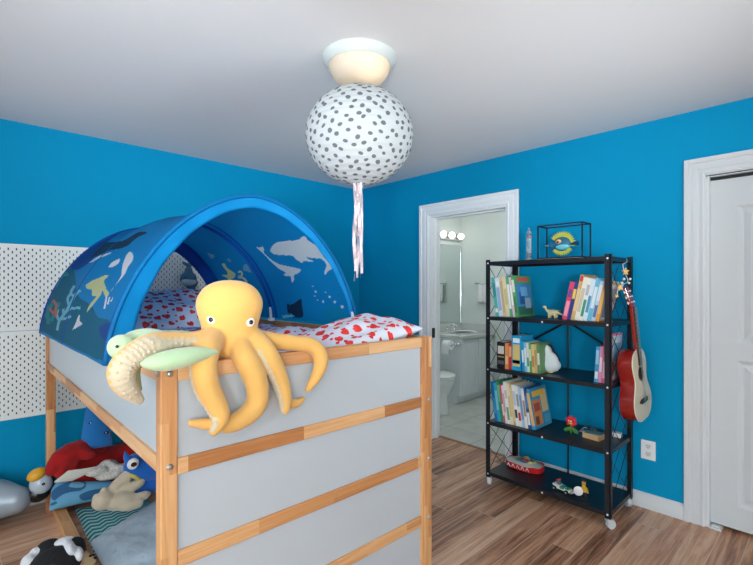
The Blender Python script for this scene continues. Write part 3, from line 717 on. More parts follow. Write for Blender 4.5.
for q in ((-0.04,-0.043,0.008),(0.03,-0.05,0.008)): MB().ell(q,0.005).build('eye',mat('eye_black',(12,12,14),0.2),t,smooth=True)
m=MB(); m.tube([(0,0,0.1),(0,0.04,0.14),(0,0.086,0.15)],0.0025,6); m.build('hanging_loop',WPLAS,t)

# ------------------------------------------------------------------ octopus
t=thing('plush_octopus','large yellow plush octopus draped over the front rail of the bed','plush toy',(0.62,1.33,1.18))
YO=1.35; oc=at(230,345,'y',YO)
d_=FW.dot(oc); S=FP/d_
def zpx(y): return HC+(CY-y)/FP*d_
prof=[(1,280),(11,281),(20,284.5),(26.5,290),(31,298),(32,305),(30.5,313),(28,322),(27,329),(28.5,337),(31,345),(30,352),(20,357),(4,358)]
body=MB()
pr=[(r/S,zpx(y)-zpx(345)) for r,y in cat([(float(a),float(b)) for a,b in prof],4)]
OD=Vector((oc[0],oc[1],0)).normalized(); OE=Vector((OD[1],-OD[0],0)); n_=44
body.add([oc+OE*q[0]*math.cos(2*PI*k/n_)+OD*q[0]*0.74*math.sin(2*PI*k/n_)+UP*q[1] for q in pr[::-1] for k in range(n_)],
  [(i*n_+k,i*n_+(k+1)%n_,(i+1)*n_+(k+1)%n_,(i+1)*n_+k) for i in range(len(pr)-1) for k in range(n_)]+[tuple(range(n_-1,-1,-1)),tuple((len(pr)-1)*n_+k for k in range(n_))])
def P3(l): return [tuple(at(a,b,'y',y))+(r,) for a,b,y,r in l]
ARMS={
 'far_left':([(210,338,1.32,.034),(190,341,1.29,.027),(170,341,1.27,.028),(150,345,1.24,.032),(136,354,1.225,.035),(125,364,1.215,.035),(121,375,1.212,.034),(127,388,1.215,.028),(138,399,1.22,.016)],(0.0,0.22,1.0),0.88),
 'front_left':([(214,340,1.31,.036),(207,352,1.245,.038),(204,368,1.23,.038),(208,388,1.226,.036),(217,405,1.218,.031),(221,418,1.208,.026),(214,431,1.2,.016)],(-0.9,0.25,0.15),0.62),
 'front_middle':([(238,343,1.32,.038),(245,358,1.25,.039),(254,375,1.234,.039),(258,391,1.232,.036),(256,405,1.232,.035),(246,416,1.234,.032),(230,424,1.238,.028),(210,424,1.244,.02),(191,423,1.247,.011)],(-0.75,-0.1,-0.1),0.55),
 'front_right':([(254,338,1.32,.036),(265,351,1.25,.036),(274,366,1.236,.033),(281,382,1.234,.028),(285,398,1.232,.024),(285,410,1.228,.017)],(-0.62,0.1,0.8),0.62),
 'tucked':([(262,348,1.29,.02),(276,375,1.252,.02),(285,397,1.25,.019),(294,404,1.25,.017),(303,399,1.252,.01)],None,0),
 'far_right':([(250,338,1.34,.036),(272,341,1.31,.032),(294,343,1.285,.029),(310,345,1.265,.029),(319,352,1.246,.028),(321,362,1.238,.027),(317,375,1.238,.022),(308,389,1.242,.013)],(-0.5,0.6,-0.1),0.5)}
for k,(l,dr,w) in ARMS.items():
    pts=cat(P3(l),6); body.rtube([q[:3] for q in pts],[q[3]*0.93 for q in pts],16)
ob=body.build('body',YEL,t,world=True,remesh=0.0055,smit=5)
for k,(l,dr,w) in ARMS.items():
    if not dr: continue
    pts=cat(P3(l),10); dv=RT*dr[0]-UP*dr[1]-FW*dr[2]
    s0=int(len(pts)*(0.08 if k=='far_left' else 0.2)); pts=pts[s0:]
    m=MB(); pp=[];rr=[]
    for i,q in enumerate(pts):
        p=Vector(q[:3]); tn=(Vector(pts[min(i+1,len(pts)-1)][:3])-Vector(pts[max(i-1,0)][:3])).normalized()
        d2=dv
        if k=='far_left':
            f=min(1,max(0,(i/len(pts)-0.3)/0.4)); d2=dv*(1-f)+(RT*0.6-FW*0.8)*f
        if k=='front_left': 
            f=max(0,(i/len(pts)-0.62)/0.3); f=min(1,f); d2=dv*(1-f)+(-FW*1.0+RT*-0.25)*f
        d=(d2-tn*d2.dot(tn)).normalized(); r=q[3]*0.93
        pp.append(p+d*r*(1.06-w*0.9)); rr.append(r*w*(1+0.05*math.sin(i*1.9)))
    m.rtube(pp,rr,12)
    for i in range(3,len(pts)-2,4):
        p=pp[i]; tn=(pp[i+1]-pp[i-1]).normalized(); q=pts[i]
        d2=dv
        if k=='far_left':
            f=min(1,max(0,(i/len(pts)-0.3)/0.4)); d2=dv*(1-f)+(RT*0.6-FW*0.8)*f
        if k=='front_left':
            f=min(1,max(0,(i/len(pts)-0.62)/0.3)); d2=dv*(1-f)+(-FW+RT*-0.25)*f
        d=(d2-tn*d2.dot(tn)).normalized(); sd=tn.cross(d)
        for s_ in (-1,1): m.ell(p+(d*0.84+sd*0.42*s_)*rr[i],rr[i]*0.11+0.001,nu=10,nv=7)
    m.build('sucker_strip',CREAM,t,world=True,smooth=True)
for ex,ey in ((212.7,318),(249.5,322)):
    dx=(ex-230)/S; rx=28.4/S; zz=zpx(ey); sn=math.sqrt(max(0,1-(dx/rx)**2))
    c=oc+OE*dx*0.97-OD*rx*0.74*sn; c.z=zz+(0.002 if ex>230 else 0)
    nrm=(OE*(dx/rx)-OD*sn/0.74).normalized(); nrm=(nrm*0.6-OD*0.4).normalized(); rz=math.atan2(nrm[1],nrm[0])+PI/2
    m=MB(); m.ell(c-nrm*0.001,(0.0145,0.008,0.0145),(0,0,rz),nu=20,nv=12); e=m.build('eye',mat('eye_white',(236,236,232),0.3),t,world=True,smooth=True)
    m=MB(); m.ell(c+nrm*0.005,(0.0075,0.004,0.0075),(0,0,rz),nu=16,nv=10); m.build('pupil',mat('eye_black',(12,12,14),0.2),e,world=True,smooth=True)
# ------------------------------------------------------------------ turtle
GRN=mat('pale_green_plush',(178,204,162),0.9,sheen=0.4,bump=0.15,bscale=60,vary=0.06)
t=thing('plush_turtle','pale green plush turtle lying on the bed corner under an octopus arm','plush toy',tuple(at(150,345,'y',1.36)))
m=MB(); m.ell(at(168,343,'y',1.40),(0.11,0.08,0.038),(0,0,R(-15))).ell(at(121.5,347,'y',1.33),(0.035,0.04,0.034)).ell(at(154,337.5,'y',1.37),(0.055,0.04,0.022)).ell(at(146,342,'y',1.40),(0.07,0.07,0.04))
m.rtube(cat([tuple(at(150,352,'y',1.30)),tuple(at(128,362,'y',1.29)),tuple(at(132,378,'y',1.285)),tuple(at(138,389,'y',1.285))],5),[0.03]*5+[0.026]*5+[0.022,0.02,0.018,0.016,0.014,0.012],12)
m.build('body',GRN,t,world=True,remesh=0.006,smit=6)
fl=MB()
P=[]; 
for k in range(40):
    a=2*PI*k/40
c0=at(182,357.5,'y',1.205); n=26
def flip(a,b):
    u=-1+2*a; w=(1-abs(u)**2.2)**0.75*(1.0-0.25*u); ph=2*PI*b
    return Vector(c0)+Vector((u*0.108+0.0,0.035*w*math.cos(ph)+u*0.012,0.026*w*math.sin(ph)+0.004*math.sin(u*2.5)))
fl.grid(lambda b,a:flip(a,b),20,30,wu=True); fl.build('flipper',GRN,t,world=True,smooth=True)
ec=at(117,346.5,'y',1.292); m=MB(); m.ell(ec,(0.004,0.004,0.004)); m.build('eye',MATS['eye_black'],t,world=True,smooth=True)

# ------------------------------------------------------------------ ceiling light and paper lantern
LX,LYY=1.355,1.53
t=thing('ceiling_light','white flush ceiling light with ribbed glass bowl above the paper lantern','lamp',(LX,LYY,CH))
m=MB(); m.lathe([(0.02,0),(0.168,0),(0.170,-0.006),(0.166,-0.014),(0.150,-0.036),(0.143,-0.04),(0.136,-0.036),(0.13,-0.02),(0.02,-0.018)],(0,0,0),48); m.build('rim',mat('lamp_rim_white',(206,212,210),0.3),t,auto=True)
m=MB(); m.lathe([(0.140,-0.034),(0.138,-0.05),(0.128,-0.075),(0.108,-0.098),(0.08,-0.112),(0.04,-0.119),(0.004,-0.121)],(0,0,0),64,caps=False); m.build('glass_bowl',lat_glass('ribbed_glass'),t,smooth=True)
bpos=Vector((LX,LYY,CH-0.066))+RT*0.052-FW*0.062
m=MB(); m.ell(bpos-Vector((LX,LYY,CH)),(0.026,0.026,0.026)); m.cyl(bpos-Vector((LX,LYY,CH)),bpos-Vector((LX,LYY,CH-0.055)),0.014); m.build('bulb',mat('lit_bulb',(255,240,215),0.3,emit=(255,214,160),estr=4),t,smooth=True)

t=thing('paper_lantern','white paper lantern with grey spots hanging under the ceiling light','lantern',(LX,LYY,1.87))
RH,RV=0.243,0.216; LZ=2.083
PAPER=cloth_trans('lantern_paper',(218,222,224),0.35,0.8,0.12); DOTC=cloth_trans('lantern_grey_spot',(112,116,120),0.2,0.8,0.1)
m=MB()
def lan(th,ph,k=1.0):
    rr=1+0.006*math.cos(ph*44)
    return Vector((LX+RH*rr*k*math.cos(ph)*math.cos(th),LYY+RH*rr*k*math.cos(ph)*math.sin(th),LZ+RV*rr*k*math.sin(ph)))
m.grid(lambda a,b:lan(2*PI*a,-PI/2*0.93+PI*0.93*b),72,100,wu=True)
rd=random.Random(5)
N=430; ga=PI*(3-math.sqrt(5))
for i in range(N):
    zz=1-2*(i+0.5)/N; ph=math.asin(zz)+rd.uniform(-.028,.028); th=i*ga+rd.uniform(-.04,.04)/max(.3,math.cos(ph))
    if abs(ph)>1.38: continue
    rx=rd.uniform(0.0098,0.0124); ry=rx*rd.uniform(0.62,0.9); rot=rd.uniform(-.7,.7)
    vs=[lan(th,ph,1.004)]
    for k in range(12):
        a=2*PI*k/12; u=rx*math.cos(a); v=ry*math.sin(a); u,v=u*math.cos(rot)-v*math.sin(rot),u*math.sin(rot)+v*math.cos(rot)
        vs.append(lan(th+u/(RH*math.cos(ph)),ph+v/RV,1.004))
    m.add(vs,[(0,1+k,1+(k+1)%12) for k in range(12)],1)
m.build('shade',[PAPER,DOTC],t,world=True,smooth=True,fixn=False)
m=MB()
for th in (0,PI/2): m.tube([(LX+0.03*math.cos(th),LYY+0.03*math.sin(th),LZ-RV+0.01),(LX+0.03*math.cos(th),LYY+0.03*math.sin(th),LZ+RV-0.01)],0.0015,6)
m.cyl((LX,LYY,LZ+RV-0.004),(LX,LYY,CH-0.119),0.002,n=6); m.build('wire_frame',STEEL,t,world=True)
FOIL=mat('pink_foil_streamer',(232,216,218),0.3,metal=0.55,vary=0.25,vscale=60,bump=0.6,bscale=160)
z0=LZ-RV+0.012
for k,(dx,ln,w,ph) in enumerate(((-0.018,0.455,0.014,0.2),(-0.010,0.41,0.013,1.4),(-0.003,0.44,0.013,2.2),(0.006,0.37,0.012,0.7),(0.012,0.44,0.014,3.0),(0.018,0.42,0.011,1.1),(0.0,0.25,0.012,4.0))):
    m=MB(); c0=Vector((LX,LYY,0))+RT*(dx-0.006)+FW*(0.004*math.sin(ph*3))
    def st(a,b,c0=c0,ln=ln,w=w,ph=ph):
        tw=ph+b*5.0; p=c0+RT*(math.cos(tw)*w*(a-.5)+0.0018*math.sin(b*9+ph))+FW*(math.sin(tw)*w*(a-.5)+0.002*math.cos(b*11+ph)); return Vector((p[0],p[1],z0-ln*b))
    m.grid(st,2,60); m.build('streamer',FOIL,t,world=True,smooth=True)

# ------------------------------------------------------------------ black shelf unit
SX0,SX1,SY0,SY1=2.742,3.135,0.930,1.752
ST=(1.575,1.19,0.83,0.453,0.098); PT=1.588
t=thing('shelf_unit','black metal five-tier shelf unit on casters against the right wall','shelf',(2.94,1.34,0))
def lbox(x,y,sx,sy,z0,z1,m):  # L-profile post
    m.box((min(x,x+sx*0.032),min(y,y+sy*0.004),z0),(max(x,x+sx*0.032),max(y,y+sy*0.004),z1)); m.box((min(x,x+sx*0.004),min(y,y+sy*0.032),z0),(max(x,x+sx*0.004),max(y,y+sy*0.032),z1))
for x,y,sx,sy in ((SX0,SY0,1,1),(SX0,SY1,1,-1),(SX1,SY0,-1,1),(SX1,SY1,-1,-1)):
    m=MB(); lbox(x,y,sx,sy,0.062,PT,m); p=m.build('post',BLK,t,world=True)
    if x==SX0:
        for z in ST:
            q=MB(); yy=y+sy*0.016; q.tube([(x,yy,z-0.012),(x-0.003,yy,z-0.012)],[0.006,0.0045],10); q.build('screw',WPLAS,p,world=True)
for z in ST:
    m=MB(); x0,x1,y0,y1=SX0+0.005,SX1-0.005,SY0+0.005,SY1-0.005
    m.box((x0,y0,z-0.006),(x1,y1,z)).box((x0,y0,z-0.026),(x0+0.004,y1,z-0.006)).box((x1-0.004,y0,z-0.026),(x1,y1,z-0.006)).box((x0,y0,z-0.026),(x1,y0+0.004,z-0.006)).box((x0,y1-0.004,z-0.026),(x1,y1,z-0.006))
    s_=m.build('shelf_board',BLKS,t,world=True)
    if z<1.5:
        q=MB(); q.tube([(x0,(y0+y1)/2,z-0.017),(x0-0.004,(y0+y1)/2,z-0.017)],[0.007,0.005],10); q.build('screw',WPLAS,s_,world=True)
for ys in (SY0+0.014,SY1-0.014):
    for a,b in zip(ST[1:],ST[:-1]):
        m=MB(); lo=a+0.005; hi=b-0.028; md=(lo+hi)/2
        for zl,zh in ((lo,md),(md,hi)):
            pass
        xa,xb=SX0+0.02,SX1-0.02; xm=(xa+xb)/2
        m.tube([(xa,ys,lo),(xb,ys,hi)],0.0022,6); m.tube([(xa,ys+0.003,hi),(xb,ys+0.003,lo)],0.0022,6)
        m.tube([(xm,ys-0.002,lo),(xb,ys-0.002,md)],0.0018,6); m.tube([(xm,ys-0.002,lo),(xa,ys-0.002,md)],0.0018,6); m.tube([(xm,ys-0.002,hi),(xb,ys-0.002,md)],0.0018,6); m.tube([(xm,ys-0.002,hi),(xa,ys-0.002,md)],0.0018,6)
        m.build('cross_brace',BLK,t,world=True)
ym=1.335
m=MB(); m.tube([(SX1-0.012,ym,0.1),(SX1-0.012,ym,1.165)],0.0065,8); m.build('back_rod',BLK,t,world=True)
for dy in (-0.19,0.19):
    m=MB(); m.tube([(SX1-0.018,ym+dy*0.12,1.145),(SX1-0.018,ym+dy*1.55,0.985)],0.007,8); m.build('folding_strut',BLK,t,world=True)
m=MB(); m.box((SX1-0.03,ym-0.04,1.13),(SX1-0.012,ym+0.04,1.165)); m.build('strut_bracket',BLK,t,world=True)
for x,y,a in ((SX0+0.018,SY1-0.016,0.5),(SX0+0.018,SY0+0.016,-0.6),(SX1-0.016,SY0+0.016,0.9),(SX1-0.016,SY1-0.016,0.2)):
    m=MB(); m.cyl((x,y,0.055),(x,y,0.072),0.011,n=10); m.M=TR((x,y,0),(0,0,a)); m.box((-0.014,-0.017,0.043),(0.026,0.017,0.056)); m.box((0.0,-0.017,0.02),(0.024,-0.014,0.05)); m.box((0.0,0.014,0.02),(0.024,0.017,0.05))
    c_=m.build('caster',CLEARP,t,world=True,bevel=0.002)
    m=MB(); m.M=TR((x,y,0),(0,0,a)); m.cyl((0.014,-0.0125,0.025),(0.014,0.0125,0.025),0.025,n=22); w_=m.build('wheel',CLEARP,c_,world=True,auto=True)

# ------------------------------------------------------------------ books
BM={}
def bcol(c,gl=0.38):
    k='book_cover_%d_%d_%d'%c
    return MATS.get(k) or mat(k,c,gl)
PAGE=mat('book_pages',(230,224,208),0.9)
def book(y,z,t_,h,d,lean,side,col,label,group,x=2.785,bands=(),art=None,name='book'):
    """side=+1: pivot edge is the +y bottom edge and the book extends towards -y; lean degrees towards +y*side"""
    o=thing(name,label,'book',(x,y,z),0,group,rot=(R(-lean*side),0,0))
    s=-1 if side>0 else 1
    y0,y1=(0,s*t_) if s>0 else (s*t_,0)
    b=min(0.0022,t_*0.18)
    m=MB(); m.box((0,y0,0),(b,y1,h)).box((b,y0,0),(d,y0+b,h)).box((b,y1-b,0),(d,y1,h)); m.build('cover',bcol(col),o)
    m=MB(); m.box((b,y0+b,0.004),(d-0.004,y1-b,h-0.004)); m.build('pages',PAGE,o)
    if bands:
        m=MB(); ms=[]
        for (f0,f1,c) in bands:
            ms.append(bcol(c)); m.box((-0.0006,y0+t_*0.12,h*f0),(0.0005,y1-t_*0.12,h*f1),len(ms)-1)
        m.build('spine_print',ms,o)
    if art:
        m=MB(); ms=[]
        for (a0,a1,b0,b1,c) in art:
            ms.append(bcol(c)); k=len(ms)
            yy=y0-0.0003*k if True else 0
            m.add([(d*a0,yy,h*b0),(d*a1,yy,h*b0),(d*a1,yy,h*b1),(d*a0,yy,h*b1)],[(0,1,2,3)],k-1)
        m.build('cover_print',ms,o)
    return o
Z1,Z2,Z3=ST[1]+.0005,ST[2]+.0005,ST[3]+.0005
G='books at the left end of the second shelf'
# second tier, left stack: leaning left
y=1.700
for t_,h,d,c,bd,lab,art in (
 (.026,.275,.21,(88,186,178),((.1,.2,(230,236,230)),(.5,.85,(60,150,160))),'teal picture book leaning on the left side wires, second tier',None),
 (.032,.272,.22,(214,226,238),((.15,.75,(150,180,214)),(.8,.9,(240,240,240))),'pale blue and white picture book next to the teal one, second tier',None),
 (.024,.275,.21,(216,196,156),((.1,.9,(196,172,128)),),'tan picture book, third from left on second tier',None),
 (.026,.278,.21,(226,210,172),((.3,.7,(206,186,140)),),'cream picture book, fourth from left on second tier',None),
 (.022,.282,.215,(92,168,128),((.2,.8,(230,232,226)),),'thin green book with white spine title, fifth on second tier',None),
 (.016,.276,.22,(222,190,200),((.3,.8,(240,240,240)),),'thin pinkish book just behind the jungle cover, second tier',None),
 (.022,.285,.23,(86,160,98),((.1,.5,(60,130,80)),(.6,.9,(220,226,210))),'green book with blue animal picture cover facing out, second tier',
   ((.06,.95,.05,.80,(70,140,200)),(.06,.95,.05,.25,(60,110,90)),(.2,.5,.3,.6,(40,90,150)),(.5,.85,.2,.45,(170,190,210)),(.3,.7,.5,.72,(120,180,220)),(.15,.85,.86,.95,(220,90,80))))):
    book(y,Z1,t_,h,d,7.5,1,c,lab,G,bands=bd,art=art); y-=t_/math.cos(R(7.5))+0.0008
G='books at the right end of the second shelf'
y=1.010
for t_,h,d,c,bd,lab in (
 (.020,.235,.2,(232,160,70),((.2,.8,(244,190,110)),),'orange picture book against the right post, second tier'),
 (.022,.245,.25,(196,214,228),((.1,.4,(90,120,170)),(.5,.9,(230,236,240))),'pale grey blue book beside the orange one, second tier'),
 (.024,.262,.21,(110,186,214),((.3,.8,(220,236,240)),),'light blue book right of the white ones, second tier'),
 (.022,.258,.21,(214,228,236),((.2,.6,(80,150,190)),),'white book with blue spine title, second tier right'),
 (.022,.262,.21,(232,230,222),((.1,.5,(60,150,120)),(.6,.85,(180,180,190))),'white book with green spine title, second tier right'),
 (.026,.268,.22,(232,228,214),((.2,.75,(200,190,170)),),'off-white tall book beside the tan one, second tier right'),
 (.022,.285,.22,(206,168,106),((.86,.98,(206,60,50)),(.2,.7,(224,196,140))),'tan book with red spine top, second tier right'),
 (.022,.245,.2,(46,62,130),((.55,.8,(226,196,90)),),'dark blue book with yellow patch on spine, second tier'),
 (.028,.240,.2,(216,70,104),((.1,.5,(236,150,170)),(.6,.8,(120,70,140))),'pink book leaning furthest over, left of the dark blue one')):
    book(y,Z1,t_,h,d,12.5,-1,c,lab,G,bands=bd,art=((.05,.95,.05,.95,(206,206,204)),(.1,.4,.1,.5,(120,130,150)),(.45,.9,.5,.85,(160,150,150)),(.5,.8,.12,.4,(90,100,120))) if 'orange' in lab else None); y+=t_/math.cos(R(12.5))+0.0008
# third tier, left
G='books at the left end of the middle shelf'
y=1.690
for t_,h,d,c,bd,lab,ln in (
 (.062,.183,.17,(28,28,32),((.55,.85,(220,214,206)),(.42,.46,(200,170,110)),(.15,.3,(90,90,96))),'thick black book with white spine label, middle shelf',0),
 (.026,.178,.15,(224,150,90),((.2,.5,(236,200,150)),),'orange paperback beside the black book, middle shelf',0),
 (.024,.176,.15,(206,60,48),((.5,.9,(232,180,120)),),'red paperback between orange and blue books, middle shelf',0),
 (.066,.235,.17,(30,160,208),((.12,.75,(226,196,120)),(.8,.93,(230,240,244)),(.2,.3,(200,60,60))),'thick bright blue book, tallest on the middle shelf',0)):
    book(y,Z2,t_,h,d,ln,1,c,lab,G,bands=bd); y-=t_+0.001
y=1.498
for t_,h,d,c,bd,lab in (
 (.018,.205,.16,(40,150,200),((.3,.7,(220,230,236)),),'thin blue book right of the thick blue one, middle shelf'),
 (.016,.198,.16,(120,196,226),((.2,.8,(230,240,240)),),'thin sky blue book, middle shelf'),
 (.016,.195,.16,(226,224,214),((.2,.5,(70,160,110)),),'thin white book with green title, middle shelf'),
 (.016,.192,.16,(90,166,110),((.4,.8,(210,224,200)),),'thin green book, middle shelf'),
 (.018,.188,.16,(226,196,110),((.2,.6,(200,130,70)),),'thin yellow book, middle shelf'),
 (.016,.190,.17,(204,178,134),((.3,.8,(180,150,104)),),'thin tan book, middle shelf'),
 (.020,.192,.18,(98,140,90),((.3,.7,(220,220,200)),),'olive green book behind the white penguin figure, middle shelf')):
    book(y,Z2,t_,h,d,3,1,c,lab,G,bands=bd); y-=t_+0.0015
G='books at the right end of the middle shelf'
y=0.972
for t_,h,d,c,bd,lab in (
 (.022,.285,.24,(222,110,150),((.1,.45,(240,190,204)),(.6,.9,(200,60,110))),'pink book against the right post, middle shelf'),
 (.018,.215,.2,(226,150,180),((.3,.7,(240,220,230)),),'short pale pink book, middle shelf right'),
 (.022,.212,.2,(70,150,200),((.1,.3,(226,226,230)),(.5,.9,(150,200,226))),'short blue book at the end, middle shelf right')):
    book(y,Z2,t_,h,d,3.5,-1,c,lab,G,bands=bd,art=((.04,.96,.04,.96,(196,206,214)),(.1,.5,.1,.5,(190,70,60)),(.4,.9,.4,.8,(120,160,190))) if 'against' in lab else None); y+=t_+0.0012
# fourth tier
G='books on the fourth shelf'
y=1.706
specs=(
 (.024,.272,.2,(24,124,190),((.2,.6,(60,160,210)),),'blue book at far left of the fourth shelf'),
 (.026,.268,.2,(58,170,206),((.3,.8,(130,206,226)),),'turquoise blue book second from left, fourth shelf'),
 (.022,.285,.21,(62,150,96),((.5,.9,(120,190,140)),),'green book third from left, fourth shelf'),
 (.014,.262,.2,(214,90,110),((.2,.5,(240,220,220)),),'thin red and pink book, fourth shelf'),
 (.018,.258,.2,(236,226,232),((.3,.8,(200,170,190)),),'thin white book right of the red one, fourth shelf'),
 (.024,.288,.22,(234,234,228),((.1,.4,(120,170,120)),(.6,.8,(210,200,180))),'tall white book with green title, fourth shelf'),
 (.022,.280,.21,(238,226,196),((.2,.7,(220,196,140)),),'cream book in the middle, fourth shelf'),
 (.018,.284,.21,(206,180,120),((.1,.9,(226,206,150)),),'tan yellow book right of the cream one, fourth shelf'),
 (.024,.276,.21,(238,238,238),((.2,.4,(60,60,70)),(.5,.85,(200,206,214))),'white book with dark title, fourth shelf'),
 (.024,.272,.21,(228,230,226),((.15,.35,(200,60,60)),(.5,.8,(150,160,170))),'white book with red title, fourth shelf'),
 (.022,.268,.21,(170,200,222),((.2,.8,(120,160,200)),),'light blue book right of the white pair, fourth shelf'),
 (.020,.262,.2,(236,232,220),((.3,.7,(180,150,110)),),'ivory book left of the navy one, fourth shelf'),
 (.024,.270,.21,(40,80,150),((.1,.4,(226,226,230)),(.5,.8,(80,130,190))),'navy blue book beside the orange cover, fourth shelf'))
for i,(t_,h,d,c,bd,lab) in enumerate(specs):
    book(y,Z3,t_*0.93,h,d,8,1,c,lab,G,bands=bd); y-=t_*0.93/math.cos(R(8))+0.0008
y-=0.004
book(y,Z3,.026,.265,.235,11,1,(60,150,190),'blue book with orange comic cover facing out, fourth shelf',G,bands=((.1,.9,(226,180,110)),),
  art=((.06,.5,.08,.7,(224,140,70)),(.1,.3,.1,.3,(120,60,40)),(.55,.92,.35,.9,(236,206,150)),(.12,.45,.42,.62,(180,70,40)),(.1,.8,.78,.92,(240,190,60)),(.6,.9,.08,.28,(90,170,200))))

# ------------------------------------------------------------------ things on the shelf top
ZT=ST[0]+.0005
def gl(name,col): 
    return mat(name,col,0.08,trans=0.8,spec=0.5)
t=thing('glass_thermometer','slim clear glass thermometer tube with blue floats on the shelf top','ornament',(2.85,1.484,ZT))
m=MB(); m.lathe([(0.022,0),(0.024,0.004),(0.024,0.008),(0.019,0.012),(0.018,0.014),(0.018,0.185),(0.014,0.198),(0.005,0.204),(0.004,0.222),(0.001,0.226)],(0,0,0),20); m.build('glass_tube',gl('clear_glass',(225,238,245)),t,auto=True)
for k,(z,c) in enumerate(((0.03,(40,70,150)),(0.062,(220,224,230)),(0.16,(150,80,90)),(0.178,(60,80,130)))):
    m=MB(); m.ell((0,0,z),(0.012,0.012,0.012)); m.build('float',mat('float_%d'%k,c,0.2),t,smooth=True)
# framed fish sculpture
t=thing('fish_sculpture','painted puffer fish sculpture inside an open black frame on the shelf top','ornament',(2.93,1.29,ZT))
m=MB(); r=0.0038; xa,xb,ya,yb,za,zb=2.86,2.99,1.135,1.425,ZT+0.008,ZT+0.232
for x in (xa,xb):
    m.box((x-r,ya-r,za),(x+r,ya+r,zb)).box((x-r,yb-r,za),(x+r,yb+r,zb)).box((x-r,ya,zb-2*r),(x+r,yb,zb)).box((x-r,ya,za),(x+r,yb,za+2*r))
for y in (ya,yb):
    m.box((xa,y-r,zb-2*r),(xb,y+r,zb)).box((xa,y-r,za),(xb,y+r,za+2*r))
m.build('frame',BLK,t,world=True)
m=MB(); m.box((xa-r,ya-r,ZT),(xb+r,yb+r,ZT+0.008)); m.build('base_board',mat('light_base',(206,206,200),0.5),t,world=True)
fx=2.925; fc=at(562,244,'x',fx)
m=MB(); m.ell(fc,(0.028,0.062,0.048)); m.ell(fc+Vector((0,0.063,-0.006)),(0.018,0.03,0.02)); m.build('body',mat('fish_teal',(40,110,140),0.45),t,world=True,remesh=0.004)
m=MB(); m.ell(fc+Vector((-0.004,-0.006,-0.018)),(0.027,0.05,0.024)); m.build('belly',mat('fish_pale_belly',(110,200,214),0.5),t,world=True,smooth=True)
m=MB(); m.cyl(fc+Vector((0,-0.05,-0.004)),fc+Vector((0,-0.105,-0.002)),0.008,0.013,n=10); m.build('tail',mat('fish_tail_navy',(40,60,84),0.5),t,world=True)
m=MB(); m.cyl(fc+Vector((0,0.085,-0.006)),fc+Vector((0,0.115,-0.004)),0.006,0.002,n=8); m.build('snout',mat('fish_snout',(150,180,190),0.5),t,world=True)
e_=MB(); e_.ell(fc+Vector((-0.026,0.012,0.016)),(0.008,0.019,0.015)); ey=e_.build('eye',mat('fish_eye_orange',(232,170,120),0.4),t,world=True,smooth=True)
m=MB(); m.ell(fc+Vector((-0.032,0.014,0.012)),(0.004,0.008,0.006)); m.build('pupil',MATS['eye_black'],ey,world=True,smooth=True)
m=MB(); 
def fan(a0,a1,r0,r1,n,th):
    A=[a0+(a1-a0)*k/(2*n) for k in range(2*n+1)]
    P=[(r1*(1.12 if k%2 else 0.93)*math.cos(a)*1.05,r1*(1.12 if k%2 else 0.93)*math.sin(a)) for k,a in enumerate(A)]+[(r0*math.cos(a)*1.2,r0*math.sin(a)) for a in A[::-1]]
    m.prism(P,fc+Vector((-0.004,0,0)),(0,-1,0),(0,0,1),(0.008,0,0))
fan(R(-15),R(150),0.028,0.076,15,0); m.build('top_fin',mat('fin_olive_yellow',(186,190,70),0.6),t,world=True)
m=MB(); fan(R(215),R(330),0.028,0.070,11,0); m.build('bottom_fin',MATS['fin_olive_yellow'],t,world=True)
m=MB(); m.cyl(fc+Vector((0.0,0.02,-0.04)),(fc[0],fc[1]+0.02,ZT+0.006),0.003,n=8); m.build('stand_rod',BLK,t,world=True)
# dinosaur on second tier
IVO=mat('ivory_dino',(222,210,160),0.6)
t=thing('toy_dinosaur','small ivory toy dinosaur standing between the books on second shelf','toy',(2.875,1.33,Z1))
m=MB(); m.ell((0,0,0.035),(0.016,0.032,0.019)).rtube(cat([(0,0.02,0.04),(0,0.04,0.052),(0,0.05,0.07)],4),[0.011,0.011,0.01,0.009,0.008,0.007,0.006,0.006,0.006],8); m.ell((0,0.056,0.074),(0.007,0.014,0.008))
m.rtube(cat([(0,-0.02,0.04),(0,-0.045,0.034),(0,-0.075,0.022)],4),[0.012,0.011,0.01,0.009,0.007,0.006,0.005,0.003,0.002],8)
for x in (-0.012,0.012):
    for y in (-0.02,0.02): m.rtube([(x,y,0.03),(x*1.1,y,0.006)],[0.008,0.006],8)
for k in range(7): m.cyl((0,0.03-k*0.013,0.05),(0,0.03-k*0.013,0.066-abs(k-2)*0.002),0.005,0.001,n=6)
m.build('body',IVO,t,remesh=0.0028,smit=2)
for s_ in (-1,1): MB().ell((0.007*s_,0.06,0.077),0.0015).build('eye',MATS['eye_black'],t,smooth=True)
# white penguin figure on the middle shelf
t=thing('penguin_figure','white and black penguin figure standing beside books on middle shelf','toy',(2.9,1.372,Z2))
m=MB(); m.ell((-0.005,0,0.07),(0.04,0.074,0.072)).ell((-0.005,-0.008,0.05),(0.046,0.08,0.052)).ell((-0.006,0.014,0.14),(0.034,0.04,0.042)); m.build('body',mat('penguin_white',(214,222,224),0.6),t,remesh=0.005)
m=MB(); m.ell((0.018,0,0.072),(0.03,0.072,0.076)).ell((0.015,0.012,0.142),(0.026,0.045,0.044)).ell((0.0,-0.065,0.06),(0.018,0.014,0.05),(R(-14),0,0)).ell((0.0,0.066,0.06),(0.018,0.012,0.05),(R(14),0,0)); m.build('back',mat('penguin_black',(24,28,30),0.6),t,remesh=0.005)
m=MB(); m.cyl((-0.02,0.014,0.138),(-0.045,0.014,0.134),0.01,0.002,n=10); m.build('beak',mat('penguin_beak',(206,196,150),0.5),t)
